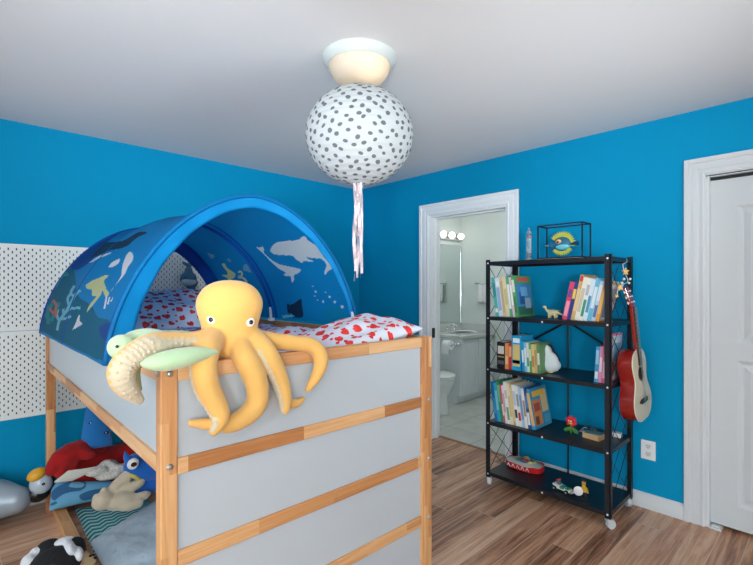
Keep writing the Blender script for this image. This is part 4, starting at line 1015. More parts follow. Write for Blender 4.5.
for s in (-1,1): MB().ell((-0.022,0.014+0.014*s,0.15),0.004).build('eye',MATS['eye_black'],t,smooth=True)
for s in (-1,1): MB().ell((-0.03,0.03*s,0.007),(0.025,0.018,0.0075)).build('foot',MATS['penguin_beak'],t,smooth=True)
# flower toy
t=thing('flower_toy','red flower-headed toy with green leaf base on the fourth shelf','toy',(2.90,1.20,Z3))
p=at(571,418,'x',2.90); yb,zb=p[1],p[2]; t.location=(2.90,yb,Z3); WM[t.name]=Matrix.Translation((2.90,yb,Z3))
RED=mat('toy_red',(214,40,60),0.45); GRE=mat('toy_green',(70,130,50),0.5)
m=MB(); m.tube(cat([(0,0,0.0),(0,0.003,0.03),(0,0,0.06)],4),0.006,8); m.build('stem',GRE,t,smooth=True)
for s,an in ((1,38),(-1,-38)):
    m=MB(); m.ell((0,0.024*s,0.024),(0.007,0.026,0.013),(R(-30*s),0,0)); m.build('leaf',GRE,t,smooth=True)
h=MB(); h.ell((0,0,0.078),(0.018,0.022,0.022))
for k in range(6): a=2*PI*k/6+0.3; h.ell((0.003,0.024*math.cos(a),0.078+0.024*math.sin(a)),(0.009,0.014,0.014))
h.build('flower_head',RED,t,smooth=True)
m=MB(); m.ell((-0.018,-0.004,0.070),(0.01,0.013,0.007)); m.build('mouth',mat('toy_yellow',(240,190,40),0.4),t,smooth=True)
for s in (-1,1): MB().ell((-0.017,0.007*s,0.084),0.0045).build('eye',MATS['eye_white'],t,smooth=True)
# wooden block with charger, and cable
p=at(594,437,'z',Z3)
t=thing('wooden_box','small tan wooden box near the right post on the fourth shelf','box',(2.91,1.085,Z3),R(-8))
m=MB(); m.box((-0.038,-0.052,0),(0.038,0.052,0.024)); m.build('body',mat('tan_wood',(206,168,120),0.6,vary=0.1),t,bevel=0.002)
m=MB(); m.box((-0.038,-0.052,0.0245),(0.038,0.052,0.031)); m.build('lid',mat('tan_wood_light',(222,190,146),0.6),t,bevel=0.002)
t=thing('toy_boat','dark teal toy vehicle resting on the small wooden box','toy',(2.91,1.085,Z3+0.0315),R(10))
TEAL=mat('toy_teal',(24,80,98),0.5)
m=MB(); m.prism([(-0.05,0),(0.04,0),(0.058,0.018),(-0.055,0.02)],(-0.018,0,0),(0,1,0),(0,0,1),(0.036,0,0)); m.build('hull',TEAL,t)
m=MB(); m.box((-0.012,-0.02,0.019),(0.012,0.02,0.036)); m.build('cabin',mat('toy_dark_blue',(30,50,70),0.4),t,bevel=0.003)
m=MB(); m.cyl((0,0.01,0.036),(0,0.02,0.05),0.004,n=8); m.build('chimney',TEAL,t)
m=MB(); P=[(2.97,1.20,Z3+0.004)]
for k in range(60):
    a=k*0.42; P.append((2.985+0.035*math.cos(a)+0.01*math.sin(k),1.165-k*0.0019+0.03*math.sin(a),Z3+0.004+0.011*(1+math.sin(k*0.9))*0.5+0.006))
P.append((3.03,1.02,Z3+0.004)); m.tube(cat(P,3),0.0028,6); o=m.build('charging_cable',WPLAS,smooth=True,origin=(2.97,1.12,Z3)); tag(o,'tangled white cable behind the flower toy on the fourth shelf','cable')
m=MB(); m.box((-0.022,-0.028,0),(0.022,0.028,0.028)); o=m.build('power_adapter',WPLAS,origin=(0,0,0),bevel=0.004); o.location=(3.045,0.995,Z3); tag(o,'white power adapter block by the right post on the fourth shelf','adapter')
ZB=ST[4]+.0005
# red tray of toys
t=thing('toy_bag','red and white plastic bag of small toys lying on the bottom shelf','bag',(2.99,1.59,ZB),R(0))
m=MB(); rr=random.Random(3)
def bagf(a,b):
    ph=2*PI*a; k=b
    rx=0.075*(1+0.10*k); ry=0.135*(1+0.03*k); e=0.75
    cx_=math.copysign(abs(math.cos(ph))**e,math.cos(ph)); sy_=math.copysign(abs(math.sin(ph))**e,math.sin(ph))
    return Vector((rx*cx_+0.004*math.sin(ph*9+k*3)*k,ry*sy_,0.004+0.04*k+0.004*math.sin(ph*7)*k))
m.grid(bagf,64,8,wu=True); m.grid(lambda a,b:Vector((bagf(a,0)[0]*(1-b),bagf(a,0)[1]*(1-b),0.004)),64,3,wu=True)
bg=m.build('side',mat('bag_red',(208,34,38),0.35),t,smooth=True)
m=MB()
for k in range(5):   # white zigzag lettering-like pattern on the red side
    yy=-0.075+k*0.036
    for (a,b) in (((0,0.006),(0.014,0.03)),((0.014,0.03),(0.024,0.008))):
        A=Vector((-0.0815,yy+a[0],0.008+a[1])); B=Vector((-0.0815,yy+b[0],0.008+b[1])); m.tube([A,B],0.0024,6)
m.build('side_print',mat('bag_white_print',(232,226,226),0.4),t)
m=MB(); m.grid(lambda a,b:Vector((0.082*(1-b)*math.cos(2*PI*a)*(1.02),0.138*(1-b)*math.sin(2*PI*a),0.040+0.020*math.sin(PI*min(1,b*1.2))*0.8)),48,8,wu=True); m.build('clear_top',mat('bag_grey_top',(196,196,186),0.25,vary=0.15,vscale=30),t,smooth=True)
for k in range(16):
    c=[(206,178,110),(60,130,110),(200,60,50),(220,200,150),(60,110,160)][k%5]; a=rr.uniform(0,2*PI); q=rr.uniform(0.1,0.75)
    MB().ell((0.068*q*math.cos(a),0.115*q*math.sin(a),0.060),(0.013,0.02,0.010),(0,0,a)).build('toy_piece',mat('bag_piece_%d'%(k%5),c,0.5),t,smooth=True)
# brick car
LG=lambda n,c: mat('brick_'+n,c,0.3)
t=thing('brick_toy_car','toy brick race car with a grey driver on the bottom shelf','toy car',(2.83,1.245,ZB),R(-101))
m=MB(); m.box((-0.055,-0.02,0.010),(0.06,0.02,0.018)).box((-0.05,-0.024,0.018),(-0.012,0.024,0.034)).box((0.02,-0.016,0.018),(0.062,0.016,0.026)).box((-0.056,-0.028,0.03),(-0.036,0.028,0.036)); m.build('chassis',LG('white',(220,222,214)),t,bevel=0.001)
m=MB(); m.box((-0.01,-0.018,0.018),(0.02,0.018,0.03)).box((0.03,-0.02,0.026),(0.05,0.02,0.031)); m.build('panel',LG('green',(70,160,70)),t,bevel=0.001)
m=MB(); m.box((0.0,-0.008,0.03),(0.024,0.010,0.038)).cyl((0.012,0,0.038),(0.012,0,0.044),0.005,n=10); m.build('block',LG('blue',(40,100,190)),t,bevel=0.001)
for x in (-0.04,0.045):
    for y in (-0.029,0.029):
        m=MB(); m.cyl((x,y-0.006,0.0125),(x,y+0.006,0.0125),0.0125,n=18); w_=m.build('wheel',mat('brick_tyre',(26,26,28),0.7),t,auto=True)
        m=MB(); m.cyl((x,y-0.0065,0.0125),(x,y+0.0065,0.0125),0.006,n=12); m.build('hub',LG('grey',(150,154,156)),w_)
m=MB(); m.cyl((0.075,0,0.012),(0.07,0,0.02),0.02,n=18); m.build('radar_dish',LG('grey',(150,154,156)),t,auto=True)
dr=MB(); dr.box((-0.03,-0.009,0.034),(-0.014,0.009,0.052)).cyl((-0.022,0,0.052),(-0.022,0,0.065),0.0075,n=12).box((-0.032,-0.014,0.038),(-0.018,-0.009,0.05)).box((-0.032,0.009,0.038),(-0.018,0.014,0.05)); dr.build('driver',LG('dark_grey',(96,108,116)),t,bevel=0.001)
m=MB(); m.box((-0.046,-0.004,0.058),(-0.01,0.004,0.066),0,rot=(0,R(-30),0)); m.build('red_bar',LG('red',(214,50,50)),t)
# brick figure with disc
t=thing('brick_figure','gold and black brick figure holding a round clear shield, bottom shelf','toy figure',(2.835,1.115,ZB),R(20))
BKB=LG('black',(26,26,28)); GOLD=LG('gold',(206,160,50))
m=MB(); m.box((-0.02,-0.022,0),(0.02,0.022,0.006)); m.build('base_plate',BKB,t)
for y in (-0.009,0.009):
    m=MB(); m.box((-0.009,y-0.0065,0.0063),(0.009,y+0.0065,0.034)); m.build('leg',BKB,t,bevel=0.0015)
m=MB(); m.prism([(-0.017,0),(0.017,0),(0.012,0.03),(-0.012,0.03)],(-0.008,0,0.0345),(0,1,0),(0,0,1),(0.016,0,0)); m.build('torso',GOLD,t)
m=MB(); m.cyl((0,0,0.065),(0,0,0.083),0.0105,n=14); hd=m.build('head',mat('brick_yellow',(236,196,60),0.3),t,auto=True)
m=MB(); m.ell((0.0,0,0.083),(0.013,0.013,0.007)); 
for k in range(5): a=2*PI*k/5; m.cyl((0.009*math.cos(a),0.009*math.sin(a),0.084),(0.012*math.cos(a),0.012*math.sin(a),0.099),0.004,0.001,n=6)
m.build('crown',GOLD,hd)
for s in (-1,1):
    m=MB(); m.rtube([(0,0.015*s,0.060),(-0.008,0.021*s,0.045),(-0.022,0.023*s,0.042)],[0.0055,0.005,0.0045],8); m.build('arm',GOLD,t,smooth=True)
m=MB(); m.lathe([(0.0,0.004),(0.018,0.002),(0.027,0.0),(0.027,0.003),(0.018,0.005),(0.0,0.007)],(0,0,0),26); 
mm=MB(); mm.M=TR((-0.034,0.03,0.048),(0,R(-80),0)); mm.lathe([(0.001,0.004),(0.018,0.002),(0.027,0.0),(0.027,0.003),(0.018,0.005),(0.001,0.007)],(0,0,0),26); mm.build('shield',mat('shield_clear',(206,204,206),0.15,spec=0.6),t,auto=True)

# ------------------------------------------------------------------ guitar hung on the shelf side
gp=Vector((2.985,0.818,0.617))
t=thing('acoustic_guitar','small red acoustic guitar with pale top hung on the side of the shelf','guitar',tuple(gp),rot=(R(-4.0),R(-5.0),0))
RW=mat('guitar_red_gloss',(142,30,24),0.12,spec=0.6,coat=0.6,vary=0.12,vscale=6)
SPR=mat('guitar_spruce',(226,206,170),0.25,spec=0.5,coat=0.3)
half=[(0.0,0.0),(0.07,0.004),(0.125,0.03),(0.153,0.08),(0.15,0.135),(0.122,0.185),(0.104,0.222),(0.103,0.255),(0.116,0.295),(0.12,0.335),(0.105,0.375),(0.07,0.402),(0.03,0.413),(0.0,0.415)]
hc=cat(half,5); outl=[(x,z) for x,z in hc]+[(-x,z) for x,z in hc[-2:0:-1]]
GD=0.082
m=MB(); m.prism(outl,(0,0.003,0),(1,0,0),(0,0,1),(0,GD-0.003,0)); m.build('body',RW,t,auto=True)
m=MB(); m.prism([(x*0.985,0.207+(z-0.207)*0.985) for x,z in outl],(0,-0.0005,0),(1,0,0),(0,0,1),(0,0.004,0)); m.build('soundboard',SPR,t)
m=MB(); 
ring=[(x*1.004,0.207+(z-0.207)*1.004,) for x,z in outl]
m.tube([(x,0.003,z) for x,z in ring]+[(ring[0][0],0.003,ring[0][1])],0.0022,6); m.build('binding',mat('guitar_binding',(232,226,206),0.4),t)
SHZ=0.27
m=MB(); m.cyl((0,-0.0014,SHZ),(0,-0.0004,SHZ),0.038,n=28); sh=m.build('sound_hole',mat('hole_dark',(34,22,16),0.8),t)
m=MB(); m.tube([(0.043*math.cos(2*PI*k/28),-0.001,SHZ+0.043*math.sin(2*PI*k/28)) for k in range(29)],0.0018,6); m.build('rosette',mat('rosette_brown',(96,50,30),0.4),sh)
DKW=mat('rosewood_dark',(40,26,22),0.35)
m=MB(); m.box((-0.05,-0.011,0.10),(0.05,-0.0008,0.125)).box((-0.066,-0.006,0.105),(-0.05,-0.0008,0.12)).box((0.05,-0.006,0.105),(0.066,-0.0008,0.12)); m.build('bridge',DKW,t,bevel=0.002)
m=MB(); m.prism([(-0.024,0.32),(0.024,0.32),(0.0205,0.665),(-0.0205,0.665)],(0,-0.0085,0),(1,0,0),(0,0,1),(0,0.006,0)); fb=m.build('fretboard',DKW,t)
m=MB()
for k in range(14):
    zf=0.665-(0.53)*(1-2**(-(k+1)/12)); m.box((-0.022,-0.0098,zf),(0.022,-0.0084,zf+0.0014))
m.build('frets',STEEL,fb)
m=MB(); m.prism([(-0.022,0.39),(0.022,0.39),(0.0195,0.665),(-0.0195,0.665)],(0,-0.002,0),(1,0,0),(0,0,1),(0,0.02,0)); m.prism([(0.0,0.36),(0.022,0.36),(0.018,0.41),(0.0,0.41)],(-0.011,0.017,0),(1,0,0),(0,0,1),(0,0.035,0)); m.build('neck',RW,t,bevel=0.004)
hm=TR((0,-0.002,0.665),(R(-12),0,0)); m=MB(); m.M=hm; m.prism([(-0.021,0),(0.021,0),(0.03,0.03),(0.033,0.12),(0.02,0.128),(0.0,0.122),(-0.02,0.128),(-0.033,0.12),(-0.03,0.03)],(0,0,0),(1,0,0),(0,0,1),(0,0.014,0)); hs=m.build('headstock',RW,t,bevel=0.002)
for s in (-1,1):
    for k in range(3):
        m=MB(); m.M=hm; z=0.032+k*0.033; m.cyl((0.03*s,0.008,z),(0.045*s,0.008,z),0.003,n=8); m.ell((0.049*s,0.008,z),(0.006,0.004,0.009)); m.cyl((0.017*s,0.0,z),(0.017*s,-0.008,z),0.004,n=8); m.build('tuning_peg',mat('peg_ivory',(226,222,206),0.3),hs,smooth=True)
m=MB()
for k in range(6):
    x=-0.015+k*0.006; m.tube([(x*1.15,-0.0115,0.112),(x,-0.0125,0.665)],0.0006,4)
m.build('strings',STEEL,t)
# star garland
t=thing('star_garland','string of small gold and white star charms hung at the shelf corner','garland',(3.02,0.955,1.57))
ST_G=mat('star_gold',(214,170,90),0.4); 
def star(m,c,r,tx):
    P=[((r if k%2==0 else r*0.45)*math.cos(PI/2+k*PI/5+tx),(r if k%2==0 else r*0.45)*math.sin(PI/2+k*PI/5+tx)) for k in range(10)]
    c=Vector(c); m.prism(P,c-FW*0.004,RT,UP,FW*0.008)
ch=[(627,262),(623,265),(625,273),(628,281),(624,284),(619,287),(617,294)]
pts=[tuple(at(x,y,'y',0.915)) for x,y in ch]
m=MB(); m.tube([(3.02,0.93,1.57)]+cat(pts,5),0.0016,6); m.build('string',WPLAS,t,world=True)
for k,((x,y),r) in enumerate((((625.5,271.5),.024),((620,287.5),.022),((616.5,296),.012))):
    m=MB(); star(m,at(x,y,'y',0.912),r,0.3*k); m.build('star',ST_G if k%2==0 or k==1 else WPLAS,t,world=True)
for x,y in ((629,283),(622,283),(624,279),(630,279)):
    m=MB(); m.ell(at(x,y,'y',0.913),0.008,nu=10,nv=7); m.build('bead',mat('bead_pearl',(226,220,214),0.3),t,world=True,smooth=True)

# ------------------------------------------------------------------ under the bed
def flat_uv_poly(name,poly,z0,z1,mt,label,cate,wr=0.01,n=60,sc=3.0):
    """soft sheet over a quad (a,b,c,d) with thickness"""
    A,B,Cc,D=[Vector((x,y,0)) for x,y in poly]
    m=MB()
    def fn(a,b):
        p=A*(1-a)*(1-b)+B*a*(1-b)+Cc*a*b+D*(1-a)*b
        e=min(1,min(a,1-a,b,1-b)*10)
        nz=mnoise.noise(Vector((p[0]*sc,p[1]*sc,z1*9)))+0.5*mnoise.noise(Vector((p[0]*sc*2.7,p[1]*sc*2.7,1.7)))
        return Vector((p[0],p[1],z0+(z1-z0)*(e**0.5)+wr*nz*e))
    m.grid(fn,n,n,uv=lambda a,b:(a*(B-A).length,b*(D-A).length))
    m.grid(lambda a,b:Vector((*(A*(1-a)*(1-b)+B*a*(1-b)+Cc*a*b+D*(1-a)*b)[:2],z0-0.0005)),4,4)
    o=m.build(name,mt,smooth=True,origin=((A+Cc)/2)[:2]+(z0,)); return tag(o,label,cate)
RUGM=mat('pale_blue_fleece',(186,206,222),0.95,sheen=0.2,bump=0.7,bscale=22,vary=0.26,vscale=9)
flat_uv_poly('fleece_blanket',[(0.545,1.45),(1.48,1.45),(1.46,3.38),(0.556,2.83)],0.012,0.055,RUGM,'pale blue fleece blanket on the floor under the bed','blanket',0.02,90,6.0)
flat_uv_poly('zigzag_mat',[(0.55,2.7),(0.95,2.95),(0.95,3.2),(0.575,3.36)],0.0015,0.011,herring_mat(),'teal and white zigzag patterned mat beneath the blue whale cushion','mat',0.001,24)

# penguin
t=thing('inflatable_penguin','shiny grey inflatable penguin lying on its back by the left wall','inflatable toy',(0.1,3.36,0))
FOILG=mat('penguin_grey_foil',(150,164,176),0.34,metal=0.2,spec=0.6,bump=0.25,bscale=9)
PBLK=mat('penguin_black_foil',(18,18,22),0.25)
hd=at(41.0,483.5,'y',3.30); 
m=MB(); A=Vector((-0.28,3.45,0.13)); B=hd+Vector((-0.06,0.02,-0.02))
pth=cat([tuple(A)+(0.05,),(-0.18,3.45,0.145,0.13),(-0.02,3.45,0.16,0.145),(0.11,3.43,0.165,0.14),(0.20,3.40,0.16,0.115),(0.28,3.34,0.155,0.08)],8)
m.rtube([q[:3] for q in pth],[q[3] for q in pth],28); m.build('body',FOILG,t,world=True,smooth=True)
# black back strip underneath
m=MB(); pth2=cat([(-0.2,3.46,0.07,0.068),(0.1,3.44,0.075,0.073),(0.25,3.39,0.085,0.07),(0.345,3.32,0.10,0.055)],8)
m.ell(hd+Vector((-0.01,0.03,-0.065)),(0.06,0.05,0.05)); m.ell(hd+Vector((0.022,0.03,-0.005)),(0.066,0.05,0.07)); m.build('back',PBLK,t,world=True,smooth=True)
m=MB(); m.ell(hd,(0.058,0.048,0.06),(0,R(-18),0)); m.build('face',mat('penguin_face_foil',(176,190,202),0.2,spec=0.6),t,world=True,smooth=True)
m=MB(); m.ell(hd+Vector((-0.022,-0.008,0.062)),(0.05,0.042,0.034),(0,R(-25),0)); m.build('beak',mat('penguin_yellow_beak',(226,166,40),0.25),t,world=True,smooth=True)
m=MB(); m.ell(hd+Vector((0.006,-0.047,0.01)),(0.0085,0.005,0.0085)); m.build('eye',MATS['eye_black'],t,world=True,smooth=True)
m=MB(); m.ell((0.0,3.31,0.085),(0.13,0.03,0.045),(0,R(6),R(-8))); m.build('flipper',FOILG,t,world=True,smooth=True)

# red plush crab
REDP=mat('red_plush',(160,10,14),0.95,sheen=0.08,bump=0.2,bscale=50,vary=0.1)
t=thing('red_plush_lobster','big red plush lobster slumped against the wall under the bed','plush toy',(0.85,3.42,0))
m=MB(); m.ell((0.86,3.44,0.17),(0.30,0.13,0.15)).ell((0.70,3.43,0.23),(0.16,0.12,0.12)).ell((1.0,3.42,0.22),(0.22,0.13,0.13)).ell((0.62,3.43,0.15),(0.14,0.12,0.14))
# claw with fingers at the left
def cp(x,y,yy): return tuple(at(x,y,'y',yy))
m.rtube(cat([cp(96,446,3.36),cp(78,450,3.28),cp(64,458,3.23)],4),[0.06]*9,12)
m.rtube(cat([cp(66,452,3.25),cp(55,461,3.215),cp(50,473,3.21)],4),[0.042]*4+[0.034]*4+[0.022],12)
m.rtube(cat([cp(66,456,3.23),cp(62,467,3.21),cp(60,477,3.21)],4),[0.038]*4+[0.032]*4+[0.022],12)
m.rtube(cat([cp(74,456,3.24),cp(72,465,3.22),cp(72,473,3.22)],4),[0.035]*4+[0.028]*4+[0.02],12)
m.rtube(cat([cp(70,449,3.26),cp(80,453,3.23),cp(92,455,3.22)],4),[0.04]*4+[0.034]*4+[0.025],12)
m.build('body',REDP,t,world=True,remesh=0.011,smit=4)
# blue cushion with eyes
BP=mat('royal_blue_plush',(14,108,178),0.9,sheen=0.3,bump=0.12,bscale=40)
p=at(97,430,'y',3.38)
t=thing('blue_eyed_cushion','blue cushion with two small eyes standing on the red plush lobster','cushion',tuple(at(96,450,'y',3.27)))
m=MB()
def bq(a,b,sg):
    x=-0.5+a; y=b; pl=[(79,451),(113,445.5),(109,400),(87,400)]
    q=[pl[0][0]*(1-a)+pl[1][0]*a,pl[0][1]*(1-a)+pl[1][1]*a]; r_=[pl[3][0]*(1-a)+pl[2][0]*a,pl[3][1]*(1-a)+pl[2][1]*a]
    P=at(q[0]*(1-b)+r_[0]*b,q[1]*(1-b)+r_[1]*b,'y',3.27+0.13*b)
    th=0.055*(max(0,1-abs(2*a-1)**2.4)**0.6)*(max(0,1-abs(2*b-1)**2.6)**0.6)
    return P+Vector((0,-th*sg,0))
for sg in (1,-1): m.grid(lambda a,b,sg=sg:bq(a,b,sg),20,20)
m.build('body',BP,t,world=True,smooth=True)
for ea,eb in ((0.17,0.57),(0.72,0.34)):
    c=bq(ea,eb,1)
    m=MB(); m.ell(c+Vector((0.006,0,0)),(0.013,0.006,0.008)); e_=m.build('eye',MATS['eye_black'],t,world=True,smooth=True)
    m=MB(); m.ell(c+Vector((0.004,-0.006,0.002)),(0.004,0.003,0.004)); m.build('glint',MATS['eye_white'],e_,world=True,smooth=True)
# blue monster
BM2=mat('bright_blue_plush',(10,98,190),0.9,sheen=0.35,bump=0.12,bscale=45)
hd=at(136,468,'y',3.02)
t=thing('blue_monster_plush','bright blue plush monster with one big white eye behind the front post','plush toy',(1.0,3.05,0.06))
m=MB(); m.ell((hd[0]+0.10,3.09,hd[2]-0.03),(0.15,0.10,0.10)).ell((hd[0]+0.02,3.07,hd[2]-0.0),(0.08,0.07,0.075)).ell((hd[0]+0.24,3.08,hd[2]-0.06),(0.14,0.11,0.11)).ell((hd[0]+0.14,3.12,0.15),(0.16,0.1,0.09))
m.rtube([cp(130,463,3.06),cp(126,456,3.06),cp(125,452,3.06)],[0.03,0.018,0.008],10); m.build('body',BM2,t,world=True,remesh=0.008)
c=at(133.3,464,'y',2.985); m=MB(); m.ell(c+Vector((0,0.004,0)),(0.034,0.016,0.034)); e_=m.build('eye',MATS['eye_white'],t,world=True,smooth=True)
m=MB(); m.ell(c+Vector((0.0,-0.011,0)),(0.017,0.006,0.014)); m.build('pupil',mat('pupil_dark_red',(70,10,24),0.2),e_,world=True,smooth=True)
# whale cushion
WC1=mat('cushion_sky_blue',(96,160,196),0.85,bump=0.1,bscale=60); WC2=mat('cushion_navy_whale',(40,92,136),0.85)
t=thing('whale_print_cushion','pale blue cushion printed with dark blue whales lying on the floor rail','cushion',tuple(at(80,500,'y',3.2)))
pl=[(49.0,511),(118,495),(122,481),(52,482)]
WH=[z1([(355,335),(352,300),(375,265),(430,232),(500,212),(560,208),(588,225),(585,255),(550,278),(500,285),(440,300),(400,325),(375,345)],0,450,6.845),z1([(545,330),(545,310),(580,290),(640,272),(753,262),(753,325),(680,325),(620,335),(570,345)],0,450,6.845),z1([(345,368),(380,352),(390,366),(350,380)],0,450,6.845)]
WL=[z1([(470,250),(490,222),(540,218),(578,232),(560,255),(510,258)],0,450,6.845)]
def wq(a,b,sg):
    q=Vector((pl[0][0]*(1-a)+pl[1][0]*a,pl[0][1]*(1-a)+pl[1][1]*a)); r_=Vector((pl[3][0]*(1-a)+pl[2][0]*a,pl[3][1]*(1-a)+pl[2][1]*a))
    P0=at(pl[0][0],pl[0][1],'z',0.055); yA=P0[1]; s=q*(1-b)+r_*b
    y_=yA-0.03-0.06*a+0.05*b
    P=at(s[0],s[1],'y',y_)
    th=0.05*(max(0,1-abs(2*a-1)**3)**0.55)*(max(0,1-abs(2*b-1)**2.6)**0.55)
    return P+Vector((0,-th*sg*0.7,th*sg*0.5))
def wm(a,b):
    q=px(wq(a,b,1))
    for P in WL:
        if inpoly(q[0],q[1],P): return 2
    for P in WH:
        if inpoly(q[0],q[1],P): return 1
    return 0
m=MB(); m.grid(lambda a,b:wq(a,b,1),110,60,mfn=wm); m.grid(lambda a,b:wq(a,b,-1),30,20); m.build('cover',[WC1,WC2,mat('cushion_light_whale',(110,170,200),0.85)],t,world=True,smooth=True)
# papers + grey knit
def sheet(name,pts,mt,label,cate,th=0.004,wr=0.012,n=30):
    A,B,Cc,D=[Vector(p) for p in pts]; m=MB()
    def fn(a,b,s=0): 
        p=A*(1-a)*(1-b)+B*a*(1-b)+Cc*a*b+D*(1-a)*b
        return p+Vector((0,0,wr*mnoise.noise(p*9)-s))
    m.grid(fn,n,n); m.grid(lambda a,b:fn(a,b,th),n,n); o=m.build(name,mt,smooth=True,origin=tuple(A)); return tag(o,label,cate)
sheet('folded_paper',[cp(54,481,3.15),cp(72,480,3.12),cp(98,466.5,3.16),cp(68,470,3.17)],mat('paper_cream',(206,206,196),0.9),'folded cream paper lying on the whale-print cushion','paper',0.006,0.006)
KNIT=mat('grey_knit',(204,200,194),0.95,bump=0.8,bscale=90,vary=0.5,vscale=70)
t_=MB(); 
t_.ell(at(97,471,'y',3.16),(0.065,0.04,0.028)).ell(at(108,467,'y',3.22),(0.06,0.05,0.045)).ell(at(120,469,'y',3.2),(0.08,0.06,0.03),(0,R(10),0)).ell(at(128,472,'y',3.16),(0.06,0.05,0.03)).ell(at(112,474,'y',3.16),(0.09,0.05,0.03))
t_.rtube(cat([cp(96,474,3.17),cp(106,463,3.19),cp(118,468,3.15),cp(128,465,3.17)],5),[0.022]*16,10)
o=t_.build('knitted_scarf',KNIT,origin=tuple(at(108,474,'y',3.2)),remesh=0.008,smit=3); tag(o,'crumpled grey speckled knitted scarf between red lobster and whale cushion','scarf')
# beige dog/monkey plush
BEI=mat('beige_plush',(206,190,164),0.95,sheen=0.5,bump=0.35,bscale=60,vary=0.08)
t=thing('beige_plush_animal','floppy beige plush animal lying face down on the whale-print cushion','plush toy',tuple(at(120,500,'y',3.0)))
m=MB(); m.ell(at(103,501,'y',3.0),(0.06,0.05,0.052)).ell(at(120,501,'y',2.99),(0.085,0.055,0.05)).rtube(cat([cp(110,494,3.03),cp(118,484,3.04),cp(128,475,3.05)],5),[0.034]*11,12)
m.rtube(cat([cp(120,496,3.0),cp(134,498,2.98),cp(148,494,2.98)],5),[0.032]*5+[0.027]*5+[0.018],12).rtube(cat([cp(118,505,2.97),cp(128,506,2.95),cp(138,503,2.95)],5),[0.03]*11,12).rtube(cat([cp(122,488,3.03),cp(132,487,3.02),cp(140,482,3.03)],5),[0.03]*11,12)
m.ell(at(96,498,'y',3.01),(0.02,0.016,0.026)).ell(at(104,491,'y',3.02),(0.022,0.016,0.022)); m.build('body',BEI,t,world=True,remesh=0.007,smit=4)
m=MB(); m.rtube(cat([cp(126,474,3.04),cp(133,476,3.02),cp(140,480,3.02)],5),[0.012]*11,10); m.build('yellow_collar',mat('yellow_strip',(206,186,90),0.8),t,world=True,smooth=True)

# dog plush in a dotted bed at the front
DX,DY=0.345,2.385
t=thing('plush_dog_cushion','black and white plush dog curled on a beige dotted cushion at bottom left','plush toy',(DX,DY,0))
BDT=mat('beige_dotted',(214,186,146),0.9,bump=0.1,bscale=60)
CM=TR((DX+0.0,DY+0.06,0.112),(0,0,R(40)))
m=MB(); cushion(m,0.24,0.23,0.21,0.1,26,M=CM)
m.build('cushion',BDT,t,world=True,smooth=True)
m=MB(); rr=random.Random(8)
for k in range(60):
    a=rr.uniform(-1,1)*0.115; b=rr.uniform(-1,1)*0.11
    e=max(0,(1-abs(a/0.12)**2.6))**0.55*max(0,(1-abs(b/0.115)**2.6))**0.55
    m.ell(CM@Vector((a,b,0.105*e)),(0.008,0.008,0.004),nu=8,nv=6)
q_=m.build('dots',mat('dot_black',(30,28,30),0.9),t,world=True,smooth=True); q_['kind']='stuff'
FURB=mat('fur_black',(22,22,26),0.9,bump=0.5,bscale=70); FURW=mat('fur_white',(214,216,222),0.95,sheen=0.3,bump=0.5,bscale=70)
ctr=Vector((DX-0.01,DY+0.01,0.175))
m=MB(); m.ell(ctr,(0.105,0.09,0.075)).ell(ctr+Vector((-0.01,0.075,0.055)),(0.05,0.03,0.035)).ell(ctr+Vector((0.085,0.03,0.03)),(0.04,0.05,0.05)); dg=m.build('dog_body',FURB,t,world=True,remesh=0.008)
m=MB(); m.ell(ctr+Vector((0.045,0.055,0.055)),(0.05,0.028,0.032)).ell(ctr+Vector((0.055,0.0,0.058)),(0.022,0.06,0.03)).ell(ctr+Vector((-0.055,0.07,0.05)),(0.028,0.022,0.026)).ell(ctr+Vector((-0.085,0.04,0.035)),(0.03,0.04,0.03)).ell(ctr+Vector((0.085,-0.03,0.03)),(0.02,0.04,0.03)); m.build('white_fur',FURW,dg,world=True,remesh=0.007)

# ------------------------------------------------------------------ camera and light
cam=bpy.data.cameras.new('camera'); co=bpy.data.objects.new('camera',cam); C.objects.link(co)
cam.sensor_width=36; cam.lens=FP/753*36; cam.shift_y=(CY-282.5)/753; cam.clip_start=0.05
co.location=(0,0,HC); co.rotation_euler=(PI/2,0,YAW-PI/2); bpy.context.scene.camera=co
def area(name,loc,rot,sx,sy,pw,col=(1,1,1)):
    l=bpy.data.lights.new(name,'AREA'); l.shape='RECTANGLE'; l.size=sx; l.size_y=sy; l.energy=pw; l.color=col
    o=bpy.data.objects.new(name,l); C.objects.link(o); o.location=loc; o.rotation_euler=rot; return o
def aim(d): return Vector(d).to_track_quat('-Z','Y').to_euler()
def pt(name,loc,pw,r,col):
    l=bpy.data.lights.new(name,'POINT'); l.energy=pw; l.shadow_soft_size=r; l.color=col
    o=bpy.data.objects.new(name,l); C.objects.link(o); o.location=loc; return o
area('window_daylight',(BX-0.05,0.0,1.5),(0,R(-90),0),1.3,2.4,62,(0.83,0.94,1.0))  # added fill light in the unseen opening behind the viewer
area('window_daylight_side',(0.6,BY-0.05,1.5),(R(90),0,0),2.4,1.3,8,(0.83,0.94,1.0))  # second added fill, from the other unseen wall
area('window_daylight_left',(-1.7,LY+0.05,1.5),(R(-90),0,0),1.6,1.3,22,(0.84,0.94,1.0))  # added fill from out of view on the left
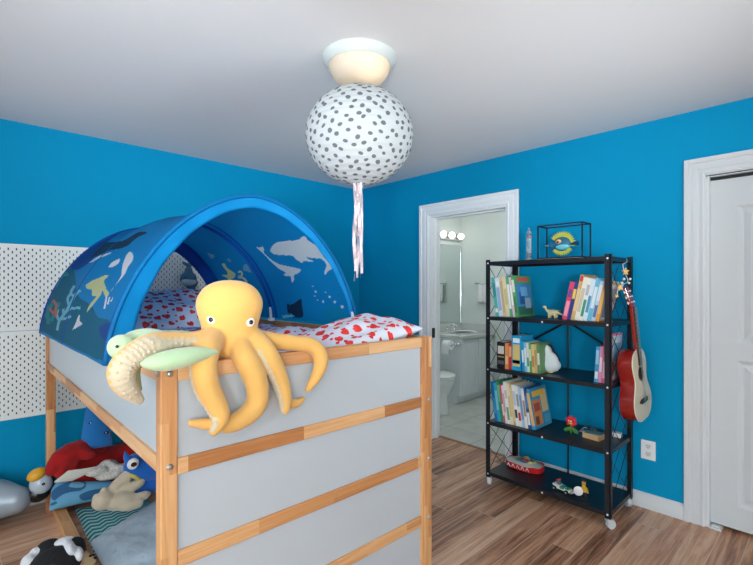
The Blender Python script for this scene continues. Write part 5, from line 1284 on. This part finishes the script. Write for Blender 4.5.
area('bounce_flash',Vector((0,0,1.2))-FW*0.6,aim(UP+FW*0.35),0.6,0.6,12,(0.83,0.94,1.0))  # added uplight, fills the room off the ceiling
area('bounce_flash_back',Vector((0,0,1.2))-FW*1.6,aim(UP-FW*0.6),0.6,0.6,105,(0.83,0.94,1.0))  # added fill thrown up and back, behind the viewer
def spot(name,loc,tg,pw):
    l=bpy.data.lights.new(name,'SPOT'); l.energy=pw; l.spot_size=R(50); l.spot_blend=1; l.shadow_soft_size=.15; l.color=(0.84,0.95,1.0)
    o=bpy.data.objects.new(name,l); C.objects.link(o); o.location=loc; o.rotation_euler=aim(Vector(tg)-Vector(loc))
spot('bounce_spot',Vector((0,0,1.35))-FW*.5+RT*.3,(2.75,1.35,2.44),150)  # added fill spot, brightens the ceiling on the right
spot('bounce_spot_side',Vector((0,0,1.35))-FW*.5-RT*.3,(1.5,3.1,2.44),235)  # added fill spot, brightens the ceiling near the left wall
ac=area('bounce_corner',(1.9,-0.7,1.1),aim(Vector((2.2,2.6,2.44))-Vector((1.9,-0.7,1.1))),0.9,0.9,5.5,(0.84,0.95,1.0)); ac.data.spread=R(75)  # added fill from out of view for the far ceiling corner
pt('flash',Vector((0,0,1.42))-FW*2.6,105,0.12,(0.88,0.95,1.0))
pt('ceiling_bulb',bpos,0.4,0.036,(1,0.84,0.64))
pt('bath_ceiling_lamp',(4.2,2.6,2.25),17,0.12,(0.93,0.97,1.0))  # added point fill, makes up for the dimmed globe bulbs
w=bpy.data.worlds.new('world'); bpy.context.scene.world=w; w.use_nodes=True
w.node_tree.nodes['Background'].inputs[0].default_value=(0.75,0.86,1,1); w.node_tree.nodes['Background'].inputs[1].default_value=0.5
sc=bpy.context.scene
sc.view_settings.view_transform='Standard'; sc.view_settings.look='None'; sc.view_settings.gamma=1; sc.view_settings.exposure=0.0
sc.view_settings.use_curve_mapping=False
sc.cycles.use_denoising=True
sc.cycles.max_bounces=10; sc.cycles.diffuse_bounces=6; sc.cycles.glossy_bounces=4; sc.cycles.transmission_bounces=6
